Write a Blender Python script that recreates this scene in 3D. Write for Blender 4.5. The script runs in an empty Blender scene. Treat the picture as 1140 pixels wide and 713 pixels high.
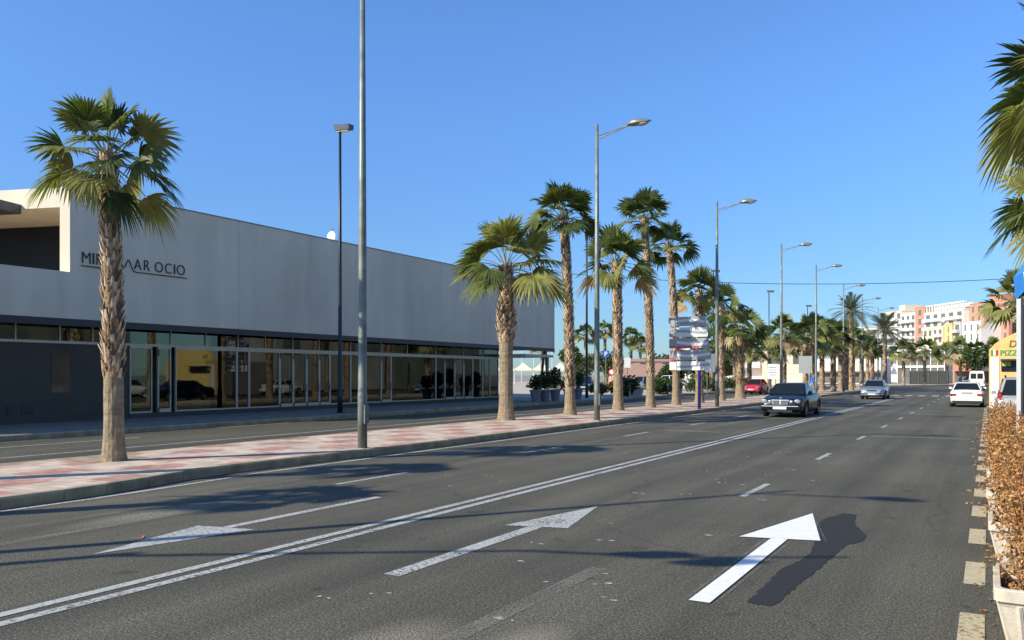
import bpy, bmesh, math, random
from mathutils import Vector, Matrix
R = math.radians
C = bpy.context.scene.collection
SC = bpy.context.scene

# ---------------------------------------------------------------- camera
cam = bpy.data.objects.new('camera', bpy.data.cameras.new('camera'))
C.objects.link(cam); SC.camera = cam
cam.location = (0, 0, 1.75)
cam.rotation_euler = (R(90), 0, math.atan(530 / 922))
cam.data.sensor_width = 36
cam.data.lens = 922 / 1140 * 36
cam.data.shift_y = 61.5 / 1140
cam.data.clip_start = .1
cam.data.clip_end = 6000
# ---------------------------------------------------------------- sky and sun
SUN_EL, SUN_AZ = R(33.5), R(35.0)          # shadows fall towards +X sin(az), +Y cos(az)
w = bpy.data.worlds.new('World'); SC.world = w; w.use_nodes = True
nt = w.node_tree; nt.nodes.clear()
sky = nt.nodes.new('ShaderNodeTexSky'); sky.sky_type = 'NISHITA'; sky.sun_disc = False
sky.sun_elevation = SUN_EL; sky.sun_rotation = SUN_AZ + math.pi
sky.air_density = 1.0; sky.dust_density = 0.25; sky.ozone_density = 2.0; sky.altitude = 0
bg = nt.nodes.new('ShaderNodeBackground'); bg.inputs['Strength'].default_value = 0.14
hs = nt.nodes.new('ShaderNodeVectorMath'); hs.operation = 'MULTIPLY'; hs.inputs[1].default_value = (.53, .785, 1.12)
wo = nt.nodes.new('ShaderNodeOutputWorld')
nt.links.new(sky.outputs[0], hs.inputs[0])
wtc = nt.nodes.new('ShaderNodeTexCoord'); wsp = nt.nodes.new('ShaderNodeSeparateXYZ'); wmr = nt.nodes.new('ShaderNodeMapRange'); wmr.interpolation_type = 'SMOOTHSTEP'
wmr.inputs['From Min'].default_value = -.05; wmr.inputs['From Max'].default_value = .42; wmr.inputs['To Min'].default_value = .56; wmr.inputs['To Max'].default_value = 1.0
wsc = nt.nodes.new('ShaderNodeVectorMath'); wsc.operation = 'SCALE'      # hazier, dimmer band of sky low down
nt.links.new(wtc.outputs['Generated'], wsp.inputs[0]); nt.links.new(wsp.outputs[2], wmr.inputs[0]); nt.links.new(hs.outputs[0], wsc.inputs[0]); nt.links.new(wmr.outputs[0], wsc.inputs['Scale'])
nt.links.new(wsc.outputs[0], bg.inputs['Color'])
nt.links.new(bg.outputs[0], wo.inputs['Surface'])
ld = bpy.data.lights.new('sun', 'SUN'); ld.energy = 4.6; ld.angle = R(0.53); ld.color = (1, .94, .79)
sun = bpy.data.objects.new('sun', ld); C.objects.link(sun)
sd = Vector((math.sin(SUN_AZ) * math.cos(SUN_EL), math.cos(SUN_AZ) * math.cos(SUN_EL), -math.sin(SUN_EL)))
sun.rotation_euler = sd.to_track_quat('-Z', 'Y').to_euler()
sun.location = (-60, -80, 70)
SC.view_settings.view_transform = 'Standard'; SC.view_settings.look = 'None'
SC.view_settings.exposure = 0.52; SC.view_settings.gamma = 1.0
SC.view_settings.use_curve_mapping = False
SC.cycles.max_bounces = 8; SC.cycles.transparent_max_bounces = 12
SC.cycles.sample_clamp_indirect = 6

# ---------------------------------------------------------------- materials
def nmat(name):
    m = bpy.data.materials.new(name); m.use_nodes = True
    n = m.node_tree; p = n.nodes['Principled BSDF']
    return m, n, p

def lk(n, a, b): n.links.new(a, b)

def noise(n, scale, detail=4, rough=.55, coord='Object', stretch=None):
    tc = n.nodes.new('ShaderNodeTexCoord'); t = n.nodes.new('ShaderNodeTexNoise')
    t.inputs['Scale'].default_value = scale; t.inputs['Detail'].default_value = detail
    t.inputs['Roughness'].default_value = rough
    if stretch:
        mp = n.nodes.new('ShaderNodeMapping'); mp.inputs['Scale'].default_value = stretch
        lk(n, tc.outputs[coord], mp.inputs[0]); lk(n, mp.outputs[0], t.inputs['Vector'])
    else: lk(n, tc.outputs[coord], t.inputs['Vector'])
    return t

def ramp(n, src, stops):
    r = n.nodes.new('ShaderNodeValToRGB'); e = r.color_ramp.elements
    while len(e) < len(stops): e.new(.5)
    for i, (p, c) in enumerate(stops):
        e[i].position = p; e[i].color = (c, c, c, 1) if isinstance(c, (int, float)) else (*c, 1)
    lk(n, src, r.inputs[0]); return r

def mixc(n, f, a, b, mode='MIX'):
    m = n.nodes.new('ShaderNodeMix'); m.data_type = 'RGBA'; m.blend_type = mode
    for s, v in ((m.inputs['Factor'], f), (m.inputs[6], a), (m.inputs[7], b)):
        if hasattr(v, 'links') or isinstance(v, bpy.types.NodeSocket): lk(n, v, s)
        elif isinstance(v, (int, float)): s.default_value = v
        else: s.default_value = (*v, 1)
    return m.outputs[2]

def bump(n, p, h, strength=.3, dist=.01):
    b = n.nodes.new('ShaderNodeBump'); b.inputs['Strength'].default_value = strength
    b.inputs['Distance'].default_value = dist
    lk(n, h, b.inputs['Height']); lk(n, b.outputs[0], p.inputs['Normal'])

def mat(name, col, rough=.6, var=.18, scale=6, metal=0, bmp=0, spec=.5, trans=0, coat=0, detail=5):
    m, n, p = nmat(name)
    p.inputs['Roughness'].default_value = rough; p.inputs['Metallic'].default_value = metal
    p.inputs['Specular IOR Level'].default_value = spec
    p.inputs['Coat Weight'].default_value = coat
    if trans: p.inputs['Transmission Weight'].default_value = trans
    if var:
        t = noise(n, scale, detail)
        r = ramp(n, t.outputs[0], [(.3, tuple(c * (1 - var) for c in col)), (.7, tuple(min(1, c * (1 + var)) for c in col))])
        lk(n, r.outputs[0], p.inputs['Base Color'])
        if bmp: bump(n, p, t.outputs[0], bmp, .02)
    else: p.inputs['Base Color'].default_value = (*col, 1)
    return m

def leafmat(name, col, tl=.35, rough=.45):
    m, n, p = nmat(name)
    t = noise(n, 3.0, 3)
    r = ramp(n, t.outputs[0], [(.3, tuple(c * .7 for c in col)), (.7, tuple(c * 1.3 for c in col))])
    lk(n, r.outputs[0], p.inputs['Base Color'])
    p.inputs['Roughness'].default_value = rough; p.inputs['Specular IOR Level'].default_value = .4
    tr = n.nodes.new('ShaderNodeBsdfTranslucent')
    hsn = n.nodes.new('ShaderNodeHueSaturation'); hsn.inputs['Value'].default_value = 1.5; hsn.inputs['Saturation'].default_value = 1.15
    lk(n, r.outputs[0], hsn.inputs['Color']); lk(n, hsn.outputs[0], tr.inputs['Color'])
    mx = n.nodes.new('ShaderNodeMixShader'); mx.inputs[0].default_value = tl
    out = n.nodes['Material Output']
    lk(n, p.outputs[0], mx.inputs[1]); lk(n, tr.outputs[0], mx.inputs[2]); lk(n, mx.outputs[0], out.inputs['Surface'])
    return m

M = {}
def asphalt(name, base, tint=(1, 1, .96)):
    m, n, p = nmat(name)
    big = noise(n, .22, 5, .6); mid = noise(n, 1.6, 6, .65, stretch=(1.3, .06, 1)); fine = noise(n, 60, 2, .6); agg = noise(n, 24, 3, .7)
    c = [base * t for t in tint]
    a = ramp(n, big.outputs[0], [(.3, tuple(x * .8 for x in c)), (.7, tuple(x * 1.25 for x in c))])
    b = ramp(n, mid.outputs[0], [(.3, .78), (.75, 1.25)])
    d = ramp(n, fine.outputs[0], [(.38, .45), (.52, .95), (.66, 1.9)])
    e = ramp(n, agg.outputs[0], [(.3, .75), (.7, 1.3)])
    x = mixc(n, 1.0, a.outputs[0], b.outputs[0], 'MULTIPLY'); x = mixc(n, 1.0, x, d.outputs[0], 'MULTIPLY'); x = mixc(n, 1.0, x, e.outputs[0], 'MULTIPLY')
    # dark tar-filled cracks
    tc = n.nodes.new('ShaderNodeTexCoord'); nz = noise(n, 1.2, 4)
    mp = n.nodes.new('ShaderNodeVectorMath'); mp.operation = 'MULTIPLY_ADD'
    mp.inputs[1].default_value = (.9, .9, .9); lk(n, nz.outputs['Color'], mp.inputs[0]); lk(n, tc.outputs['Object'], mp.inputs[2])
    v = n.nodes.new('ShaderNodeTexVoronoi'); v.feature = 'DISTANCE_TO_EDGE'; v.inputs['Scale'].default_value = .16
    lk(n, mp.outputs[0], v.inputs['Vector'])
    cr = ramp(n, v.outputs['Distance'], [(.0, .66), (.004, 1.0)])
    x = mixc(n, 1.0, x, cr.outputs[0], 'MULTIPLY')
    # oil drops, down the lane middles
    sp = noise(n, 2.2, 2, .5); so = ramp(n, sp.outputs[0], [(.68, 1.0), (.74, .62)])
    x = mixc(n, 1.0, x, so.outputs[0], 'MULTIPLY')
    tk = noise(n, .9, 3, .5, stretch=(1, .004, 1)); tr_ = ramp(n, tk.outputs[0], [(.38, .80), (.62, 1.16)]); x = mixc(n, 1.0, x, tr_.outputs[0], 'MULTIPLY')
    lk(n, x, p.inputs['Base Color']); p.inputs['Roughness'].default_value = .82; p.inputs['Specular IOR Level'].default_value = .35
    bump(n, p, fine.outputs[0], .55, .006)
    return m
M['asphalt'] = asphalt('asphalt', .076, (1.14, 1.03, .70))
M['asphalt2'] = asphalt('service road asphalt', .064, (1.14, 1.03, .70))

def paint(name, col, lo, hi, rough=.6, scale=22, bigw=.35):
    m, n, p = nmat(name)
    f = noise(n, scale, 4, .75); b = noise(n, 1.3, 3)
    add = n.nodes.new('ShaderNodeMath'); add.operation = 'MULTIPLY_ADD'; add.inputs[1].default_value = bigw
    lk(n, b.outputs[0], add.inputs[0]); lk(n, f.outputs[0], add.inputs[2])
    a = ramp(n, add.outputs[0], [(lo, 0.), (hi, 1.)])
    t = noise(n, 9, 4); r = ramp(n, t.outputs[0], [(.3, tuple(c * .85 for c in col)), (.7, col)])
    lk(n, r.outputs[0], p.inputs['Base Color']); p.inputs['Roughness'].default_value = rough
    lk(n, a.outputs[0], p.inputs['Alpha'])
    return m
M['paint_worn'] = paint('worn white road paint', (.46, .45, .41), .50, .68)
M['paint_very_worn'] = paint('very worn road paint', (.30, .28, .22), .60, .92, scale=45)
M['paint_new'] = paint('fresh white road paint', (.84, .82, .75), .30, .46, scale=30)
M['paint_yellow'] = paint('worn yellow kerb paint', (.34, .25, .07), .50, .70)
M['paint_beige'] = paint('beige bay line', (.52, .43, .25), .42, .62)
M['tar'] = paint('blacked out marking', (.017, .016, .012), .30, .44, .8, 30)
M['paint_orange'] = mat('orange survey paint', (.65, .16, .07), .7, .1)

def median_mat():
    m, n, p = nmat('pink and cream paving')
    tc = n.nodes.new('ShaderNodeTexCoord')
    mp = n.nodes.new('ShaderNodeMapping'); mp.inputs['Rotation'].default_value = (0, 0, R(0)); mp.inputs['Scale'].default_value = (5, 5, 1)
    lk(n, tc.outputs['Object'], mp.inputs[0])
    fl = n.nodes.new('ShaderNodeVectorMath'); fl.operation = 'FLOOR'; lk(n, mp.outputs[0], fl.inputs[0])
    # big lozenges of red tiles with stepped borders
    sep = n.nodes.new('ShaderNodeSeparateXYZ'); lk(n, fl.outputs[0], sep.inputs[0])
    def sw(sock, k, ph):
        a = n.nodes.new('ShaderNodeMath'); a.operation = 'MULTIPLY'; a.inputs[1].default_value = k; lk(n, sock, a.inputs[0])
        c = n.nodes.new('ShaderNodeMath'); c.operation = 'ADD'; c.inputs[1].default_value = ph; lk(n, a.outputs[0], c.inputs[0])
        s = n.nodes.new('ShaderNodeMath'); s.operation = 'COSINE'; lk(n, c.outputs[0], s.inputs[0]); return s.outputs[0]
    a = sw(sep.outputs[0], 2 * math.pi / 9, .3); b = sw(sep.outputs[1], 2 * math.pi / 12, .8)
    ad = n.nodes.new('ShaderNodeMath'); ad.operation = 'MULTIPLY'; lk(n, a, ad.inputs[0]); lk(n, b, ad.inputs[1])
    wn = n.nodes.new('ShaderNodeTexWhiteNoise'); lk(n, fl.outputs[0], wn.inputs['Vector'])
    ma = n.nodes.new('ShaderNodeMath'); ma.operation = 'MULTIPLY_ADD'; ma.inputs[1].default_value = .35; lk(n, wn.outputs['Value'], ma.inputs[0]); lk(n, ad.outputs[0], ma.inputs[2])
    f = ramp(n, ma.outputs[0], [(.38, 0.), (.39, 1.)])
    st = noise(n, 2.0, 5); dirt = ramp(n, st.outputs[0], [(.3, .72), (.65, 1.06)])
    tl = n.nodes.new('ShaderNodeTexWhiteNoise'); lk(n, fl.outputs[0], tl.inputs['Vector'])
    tv = ramp(n, tl.outputs['Value'], [(0, .86), (1, 1.1)])
    x = mixc(n, f.outputs[0], (.60, .47, .35), (.46, .245, .185))
    x = mixc(n, 1.0, x, dirt.outputs[0], 'MULTIPLY'); x = mixc(n, 1.0, x, tv.outputs[0], 'MULTIPLY')
    # joints
    fr = n.nodes.new('ShaderNodeVectorMath'); fr.operation = 'FRACTION'; lk(n, mp.outputs[0], fr.inputs[0])
    s2 = n.nodes.new('ShaderNodeSeparateXYZ'); lk(n, fr.outputs[0], s2.inputs[0])
    j = []
    for k in (0, 1):
        q = n.nodes.new('ShaderNodeMath'); q.operation = 'GREATER_THAN'; q.inputs[1].default_value = .05; lk(n, s2.outputs[k], q.inputs[0]); j.append(q.outputs[0])
    q = n.nodes.new('ShaderNodeMath'); q.operation = 'MULTIPLY'; lk(n, j[0], q.inputs[0]); lk(n, j[1], q.inputs[1])
    jr = ramp(n, q.outputs[0], [(0, .45), (1, 1.)])
    x = mixc(n, 1.0, x, jr.outputs[0], 'MULTIPLY')
    lk(n, x, p.inputs['Base Color']); p.inputs['Roughness'].default_value = .8
    bump(n, p, jr.outputs[0], .4, .003)
    return m
M['paving'] = median_mat()
M['pave_grey'] = mat('grey slab paving', (.20, .165, .125), .85, .2, 3, bmp=.1)
M['plaza'] = mat('pale plaza paving', (.45, .38, .30), .85, .2, .8)
M['kerb'] = mat('weathered kerb stone', (.33, .265, .155), .85, .35, 2.5, bmp=.3)
M['kerb_joint'] = mat('dark joint', (.05, .045, .04), .9, 0)
M['earth'] = mat('dry earth', (.30, .24, .15), .95, .3, 5, bmp=.5)
M['ground'] = mat('dusty ground', (.26, .23, .19), .95, .2, .5)

def render_mat():
    m, n, p = nmat('pale render')
    b = noise(n, .35, 5, .6); s = noise(n, .9, 6, .6, stretch=(1, 1, .12)); f = noise(n, 18, 4)
    a = ramp(n, b.outputs[0], [(.3, (.72, .62, .46)), (.7, (.82, .71, .54))])
    q = ramp(n, s.outputs[0], [(.3, .88), (.65, 1.02)])
    x = mixc(n, 1.0, a.outputs[0], q.outputs[0], 'MULTIPLY')
    lk(n, x, p.inputs['Base Color']); p.inputs['Roughness'].default_value = .85; p.inputs['Specular IOR Level'].default_value = .25
    bump(n, p, f.outputs[0], .12, .01); return m
M['render'] = render_mat()
M['grey_wall'] = mat('dark grey rendered wall', (.072, .063, .045), .8, .12, 1.2)
M['dark_metal'] = mat('dark painted steel', (.03, .032, .036), .45, .2, 8)
M['alu'] = mat('pale aluminium frame', (.52, .48, .38), .45, .1, 8, metal=.3)
M['black_metal'] = mat('black pole paint', (.012, .013, .02), .4, .2, 5)
M['white'] = mat('white painted surface', (.78, .77, .74), .5, .06, 4)
M['cream'] = mat('cream canvas', (.78, .68, .48), .8, .06, 2)
M['galv'] = mat('galvanised grey steel', (.21, .225, .19), .5, .3, 3, metal=.35)
M['galv_d'] = mat('dull dark steel', (.085, .095, .105), .45, .25, 3, metal=.4)
M['lamp_head'] = mat('lamp housing grey', (.22, .23, .20), .4, .15, 8, metal=.3)
M['lamp_glass'] = mat('lamp bowl glass', (.42, .38, .28), .2, .1, 8)
M['blue_pole'] = mat('blue painted pole', (.015, .03, .22), .4, .1)
M['int'] = mat('shop interior wall', (.22, .19, .11), .9, .25, .8)
M['int_d'] = mat('dark interior', (.035, .035, .03), .9, .3, 1)
M['int_g'] = mat('green tinted interior panel', (.14, .20, .15), .9, .2, 1)
M['paper'] = mat('white paper notice', (.72, .72, .66), .8, .04)
M['paper_o'] = mat('orange notice', (.65, .38, .16), .8, .04)
M['paper_g'] = mat('yellow green notice', (.45, .5, .12), .8, .04)
M['ink'] = mat('black sign lettering', (.012, .012, .012), .5, 0)

def glass(name, tint=(.75, .8, .75), refl=.12, tr=.7, rough=.02):
    m, n, p = nmat(name); out = n.nodes['Material Output']
    t = n.nodes.new('ShaderNodeBsdfTransparent'); t.inputs[0].default_value = (*[c * tr for c in tint], 1)
    g = n.nodes.new('ShaderNodeBsdfGlossy'); g.inputs['Roughness'].default_value = rough; g.inputs['Color'].default_value = (.62, .66, .62, 1)
    fr = n.nodes.new('ShaderNodeFresnel'); fr.inputs[0].default_value = 1.55
    ma = n.nodes.new('ShaderNodeMath'); ma.operation = 'MULTIPLY_ADD'; ma.inputs[1].default_value = 1.0; ma.inputs[2].default_value = refl; ma.use_clamp = True
    lk(n, fr.outputs[0], ma.inputs[0])
    mx = n.nodes.new('ShaderNodeMixShader'); lk(n, ma.outputs[0], mx.inputs[0]); lk(n, t.outputs[0], mx.inputs[1]); lk(n, g.outputs[0], mx.inputs[2])
    lk(n, mx.outputs[0], out.inputs['Surface'])
    # slight waviness of the panes
    nz = noise(n, .7, 2); b = n.nodes.new('ShaderNodeBump'); b.inputs['Strength'].default_value = .05; b.inputs['Distance'].default_value = .02
    lk(n, nz.outputs[0], b.inputs['Height']); lk(n, b.outputs[0], g.inputs['Normal'])
    return m
M['shop_glass'] = glass('shop window glass', (.60, .68, .55), .05, .75)
M['dark_glass'] = mat('dark window glass', (.012, .016, .022), .08, .2, 1, spec=.8)
M['car_glass'] = mat('tinted car glass', (.012, .015, .014), .06, .1, 2, spec=.45)
M['far_glass'] = mat('far window glass', (.15, .15, .14), .15, .3, .5)
M['shutter'] = mat('roller shutter', (.42, .38, .30), .7, .1, 3)

TRUNK = [mat('palm boot pale', (.56, .42, .27), .9, .25, 14), mat('palm boot mid', (.34, .215, .12), .9, .3, 14), mat('palm boot dark', (.12, .085, .055), .95, .3, 14),
         mat('palm bark smooth', (.30, .225, .14), .92, .35, 5, bmp=.6)]
def barkmat():
    m, n, p = nmat('ringed palm bark')
    a = noise(n, 3, 5, .65, stretch=(1, 1, 5)); b = noise(n, 22, 4, .6, stretch=(1, 1, .3))
    r = ramp(n, a.outputs[0], [(.25, (.17, .125, .08)), (.55, (.31, .235, .145)), (.8, (.42, .33, .21))])
    q = ramp(n, b.outputs[0], [(.3, .7), (.7, 1.15)])
    lk(n, mixc(n, 1.0, r.outputs[0], q.outputs[0], 'MULTIPLY'), p.inputs['Base Color']); p.inputs['Roughness'].default_value = .95
    bump(n, p, b.outputs[0], .7, .03); return m
TRUNK[3] = barkmat()
FAN = [leafmat('palm leaf dark', (.060, .088, .022)), leafmat('palm leaf mid', (.13, .155, .038)), leafmat('palm leaf olive', (.25, .245, .07)),
       leafmat('palm leaf dead', (.38, .29, .15), .2, .8), mat('palm leaf stalk', (.20, .19, .07), .6, .2)]
DATE = [leafmat('date leaf grey green', (.075, .095, .05)), leafmat('date leaf pale', (.13, .14, .07)), mat('date leaf stalk', (.25, .21, .1), .7, .2)]
TREEL = [leafmat('tree leaf dark', (.022, .045, .014)), leafmat('tree leaf mid', (.05, .085, .022)), leafmat('tree leaf light', (.11, .14, .03))]
OLIVE = [leafmat('olive leaf', (.09, .11, .05)), leafmat('olive leaf light', (.16, .17, .08)), leafmat('olive leaf dark', (.05, .06, .03))]
DRY = [leafmat('dry leaf tan', (.46, .245, .085), .25, .7), leafmat('dry leaf brown', (.29, .12, .042), .2, .7), leafmat('dry leaf pale', (.60, .38, .16), .3, .7), mat('dry twig', (.20, .11, .055), .9, .3, 10)]
M['bark'] = mat('grey bark', (.16, .125, .09), .9, .3, 8, bmp=.4)

# ---------------------------------------------------------------- mesh builder
class MB:
    def __init__(s): s.v = []; s.f = []; s.m = []
    def face(s, pts, mi=0):
        b = len(s.v); s.v += [tuple(p) for p in pts]; s.f.append(tuple(range(b, b + len(pts)))); s.m.append(mi)
    def box(s, x0, x1, y0, y1, z0, z1, mi=0):
        b = len(s.v)
        s.v += [(x0, y0, z0), (x1, y0, z0), (x1, y1, z0), (x0, y1, z0), (x0, y0, z1), (x1, y0, z1), (x1, y1, z1), (x0, y1, z1)]
        for f in ((0, 3, 2, 1), (4, 5, 6, 7), (0, 1, 5, 4), (1, 2, 6, 5), (2, 3, 7, 6), (3, 0, 4, 7)):
            s.f.append(tuple(b + i for i in f)); s.m.append(mi)
        return s
    def rings(s, rings, mi=0, closed=True, cap0=True, cap1=True):
        b = len(s.v); n = len(rings[0])
        for r in rings: s.v += [tuple(p) for p in r]
        for i in range(len(rings) - 1):
            for j in range(n if closed else n - 1):
                k = (j + 1) % n
                s.f.append((b + i * n + j, b + i * n + k, b + (i + 1) * n + k, b + (i + 1) * n + j)); s.m.append(mi)
        if cap0: s.f.append(tuple(b + j for j in reversed(range(n)))); s.m.append(mi)
        if cap1: s.f.append(tuple(b + (len(rings) - 1) * n + j for j in range(n))); s.m.append(mi)
        return s
    def tube(s, pts, r, seg=8, mi=0, caps=True):
        pts = [Vector(p) for p in pts]; rs = r if isinstance(r, (list, tuple)) else [r] * len(pts)
        out = []
        for i, p in enumerate(pts):
            d = (pts[min(i + 1, len(pts) - 1)] - pts[max(i - 1, 0)]).normalized()
            u = d.cross(Vector((0, 0, 1)) if abs(d.z) < .95 else Vector((1, 0, 0))).normalized(); v = d.cross(u)
            out.append([p + (u * math.cos(2 * math.pi * k / seg) + v * math.sin(2 * math.pi * k / seg)) * rs[i] for k in range(seg)])
        return s.rings(out, mi, True, caps, caps)
    def lathe(s, prof, seg=16, mi=0, c=(0, 0, 0), axis='z', caps=True):
        out = []
        for r, h in prof:
            ring = []
            for k in range(seg):
                a = 2 * math.pi * k / seg; x, y = r * math.cos(a), r * math.sin(a)
                p = (x, y, h) if axis == 'z' else ((h, x, y) if axis == 'x' else (y, h, x))
                ring.append((p[0] + c[0], p[1] + c[1], p[2] + c[2]))
            out.append(ring)
        return s.rings(out, mi, True, caps, caps)
    def prism(s, poly, z0, z1, mi=0):
        n = len(poly); b = len(s.v)
        s.v += [(x, y, z0) for x, y in poly] + [(x, y, z1) for x, y in poly]
        s.f.append(tuple(b + i for i in reversed(range(n)))); s.m.append(mi)
        s.f.append(tuple(b + n + i for i in range(n))); s.m.append(mi)
        for i in range(n):
            j = (i + 1) % n; s.f.append((b + i, b + j, b + n + j, b + n + i)); s.m.append(mi)
        return s
    def mesh(s, name, mats, smooth=False):
        me = bpy.data.meshes.new(name); me.from_pydata(s.v, [], s.f)
        for x in (mats if isinstance(mats, (list, tuple)) else [mats]): me.materials.append(x)
        me.polygons.foreach_set('material_index', s.m)
        if smooth: me.polygons.foreach_set('use_smooth', [True] * len(me.polygons))
        me.update(); return me
    def build(s, name, mats, parent=None, smooth=False, loc=None, bevel=0):
        o = bpy.data.objects.new(name, s.mesh(name, mats, smooth)); C.objects.link(o)
        if parent: o.parent = parent
        if loc: o.location = loc
        if bevel:
            b = o.modifiers.new('bevel', 'BEVEL'); b.width = bevel; b.segments = 2; b.limit_method = 'ANGLE'
        return o

def link(name, me, parent=None, loc=(0, 0, 0), rz=0, sc=None):
    o = bpy.data.objects.new(name, me); C.objects.link(o); o.parent = parent; o.location = loc; o.rotation_euler = (0, 0, rz)
    if sc: o.scale = sc if isinstance(sc, tuple) else (sc, sc, sc)
    return o
def tag(o, label, cat, group=None):
    o['label'] = label; o['category'] = cat
    if group: o['group'] = group
    return o
def struct(o, k='structure', label=None, cat=None):
    o['kind'] = k
    if label: o['label'] = label
    if cat: o['category'] = cat
    return o
def thing(name, label, cat, loc=(0, 0, 0), rz=0, group=None):
    o = bpy.data.objects.new(name, None); C.objects.link(o); o.location = loc; o.rotation_euler = (0, 0, rz); o.empty_display_size = .2
    return tag(o, label, cat, group)
def copy_tree(o, parent=None):
    c = o.copy(); C.objects.link(c); c.parent = parent
    for ch in [x for x in KIDS.get(o.name, [])] or list(o.children): copy_tree(ch, c)
    return c
KIDS = {}
ORD = ['first', 'second', 'third', 'fourth', 'fifth', 'sixth', 'seventh', 'eighth', 'ninth', 'tenth', 'eleventh', 'twelfth', 'thirteenth', 'fourteenth', 'fifteenth', 'sixteenth', 'seventeenth', 'eighteenth', 'nineteenth', 'twentieth']

# ================================================================ SETTING
def sheet(name, poly, z, m, label=None):
    b = MB(); b.face([(x, y, z) for x, y in poly]); return struct(b.build(name, m), label=label)
sheet('ground', [(-2500, -400), (2500, -400), (2500, 4500), (-2500, 4500)], -.03, M['ground'], 'dusty flat ground running to the horizon')
sheet('road', [(-13, -60), (6.2, -60), (6.2, 215), (-30, 215), (-30, 150), (-13, 126)], 0, M['asphalt'], 'wide grey asphalt avenue')
sheet('service_road', [(-23, -60), (-15, -60), (-15, 150), (-23, 150)], -.004, M['asphalt2'], 'narrow asphalt service road in front of the white building')

# median strip: curb outline (right edge then left edge)
rightE = [(-11.16, -40), (-11.16, 6.9), (-11.24, 7.6), (-11.38, 8.4), (-11.58, 9.2), (-11.70, 10.2), (-11.66, 12), (-11.6, 14), (-11.6, 126), (-12.4, 131), (-14.2, 134)]
leftE = [(-15.5, 131), (-15.5, 30), (-15.5, 18), (-15.45, -40)]
def inset(line, d, side):
    out = []
    for i, p in enumerate(line):
        a = Vector(line[max(i - 1, 0)]); b = Vector(line[min(i + 1, len(line) - 1)]); t = (b - a).normalized()
        n = Vector((-t.y, t.x)) * side; out.append((p[0] + n.x * d, p[1] + n.y * d))
    return out
ri = inset(rightE, .16, 1); li = inset(leftE, .16, 1)
b = MB(); b.face([(x, y, .15) for x, y in ri + li]); struct(b.build('median_pavement', M['paving']), label='pink and cream tiled strip between the two roads')
def kerb(name, outer, inner, h=.155, label=None):
    b = MB()
    for i in range(len(outer) - 1):
        a0, a1, c0, c1 = Vector(outer[i]), Vector(outer[i + 1]), Vector(inner[i]), Vector(inner[i + 1])
        L = (a1 - a0).length; n = max(1, int(L)) if L < 60 else int(L)
        for k in range(n):
            t0 = k / n; t1 = (k + 1) / n - .012 / max(L / n, .1) / n if n else 1
            p0, p1 = a0.lerp(a1, t0), a0.lerp(a1, t1); q0, q1 = c0.lerp(c1, t0), c0.lerp(c1, t1)
            j = random.uniform(-.004, .004)
            e = .03
            o0, o1 = p0.lerp(q0, .18), p1.lerp(q1, .18)
            b.rings([[(p0.x, p0.y, -.02), (p0.x, p0.y, h - e + j), (o0.x, o0.y, h + j), (q0.x, q0.y, h + j), (q0.x, q0.y, -.02)],
                     [(p1.x, p1.y, -.02), (p1.x, p1.y, h - e + j), (o1.x, o1.y, h + j), (q1.x, q1.y, h + j), (q1.x, q1.y, -.02)]])
    return struct(b.build(name, M['kerb']), label=label)
random.seed(3)
kerb('median_kerb', rightE, ri, label='weathered stone kerb along the tiled strip')
kerb('median_kerb', leftE, li, .152, label='stone kerb of the tiled strip on its service road side')
# far pavement
fo = [(-22.6, 140), (-22.6, -40)]; fi = inset(fo, .16, 1)
fi = [(-22.76, 140), (-22.76, -40)]
kerb('pavement_kerb', fo, fi, .152, label='kerb of the pavement along the shop fronts')
sheet('far_pavement', [(-27.9, -40), (-22.76, -40), (-22.76, 46), (-27.9, 46)], .15, M['pave_grey'], 'grey slab pavement along the shop fronts')
sheet('plaza', [(-27.9, 46), (-22.76, 46), (-22.76, 140), (-22.76, 175), (-160, 175), (-160, -40), (-27.9, -40)], .146, M['plaza'], 'pale open plaza beyond the white building')
sheet('far_plaza', [(-30, 150), (-16, 138), (-9, 150), (-4, 160), (3, 166), (40, 170), (40, 300), (-80, 330), (-60, 175), (-30,175)], .06, M['plaza'], 'pale pavement where the avenue bends away')
kerb('plaza_kerb', [(-22.7, 141), (-16, 138), (-9, 150), (-4, 160), (3, 166), (40, 170)], [(-22.7, 141.3), (-16, 138.3), (-9.1, 150.3), (-4.1, 160.3), (3, 166.3), (40, 170.3)], .15, label='kerb where the avenue bends away')
sheet('right_pavement', [(.72, -40), (6.3, -40), (6.3, 26), (.72, 26)], .12, M['pave_grey'], 'pavement under the planters')
sheet('right_verge', [(6.2, -60), (60, -60), (60, 170), (6.2, 170)], .10, M['pave_grey'], 'pavement along the buildings facing the avenue')

# ---------------------------------------------------------------- road markings
def strip(b, pts, wd, z=.006, mi=0):
    for i in range(len(pts) - 1):
        a, c = Vector(pts[i]), Vector(pts[i + 1]); t = (c - a).normalized(); n = Vector((-t.y, t.x)) * wd / 2
        b.face([(a.x - n.x, a.y - n.y, z), (a.x + n.x, a.y + n.y, z), (c.x + n.x, c.y + n.y, z), (c.x - n.x, c.y - n.y, z)], mi)
def marks(name, m, lines, wd, z=.005, label=None):
    b = MB()
    for l in lines: strip(b, l, wd, z)
    return struct(b.build(name, m), label=label)
marks('double_centre_line', M['paint_worn'], [[(-6.01, -20), (-6.01, 74)], [(-6.24, -20), (-6.24, 74)]], .115, label='worn double white line along the middle of the avenue')
marks('lane_dashes', M['paint_worn'], [[(-9.05, y), (-9.05, y + 1.95)] for y in (10.1, 16.2, 22.2, 28.2, 34.2, 46.2, 52.2, 58.2, 64.2, 70.2, 84, 90, 96, 102)], .10, label='broken white lane line beside the tiled strip')
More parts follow.
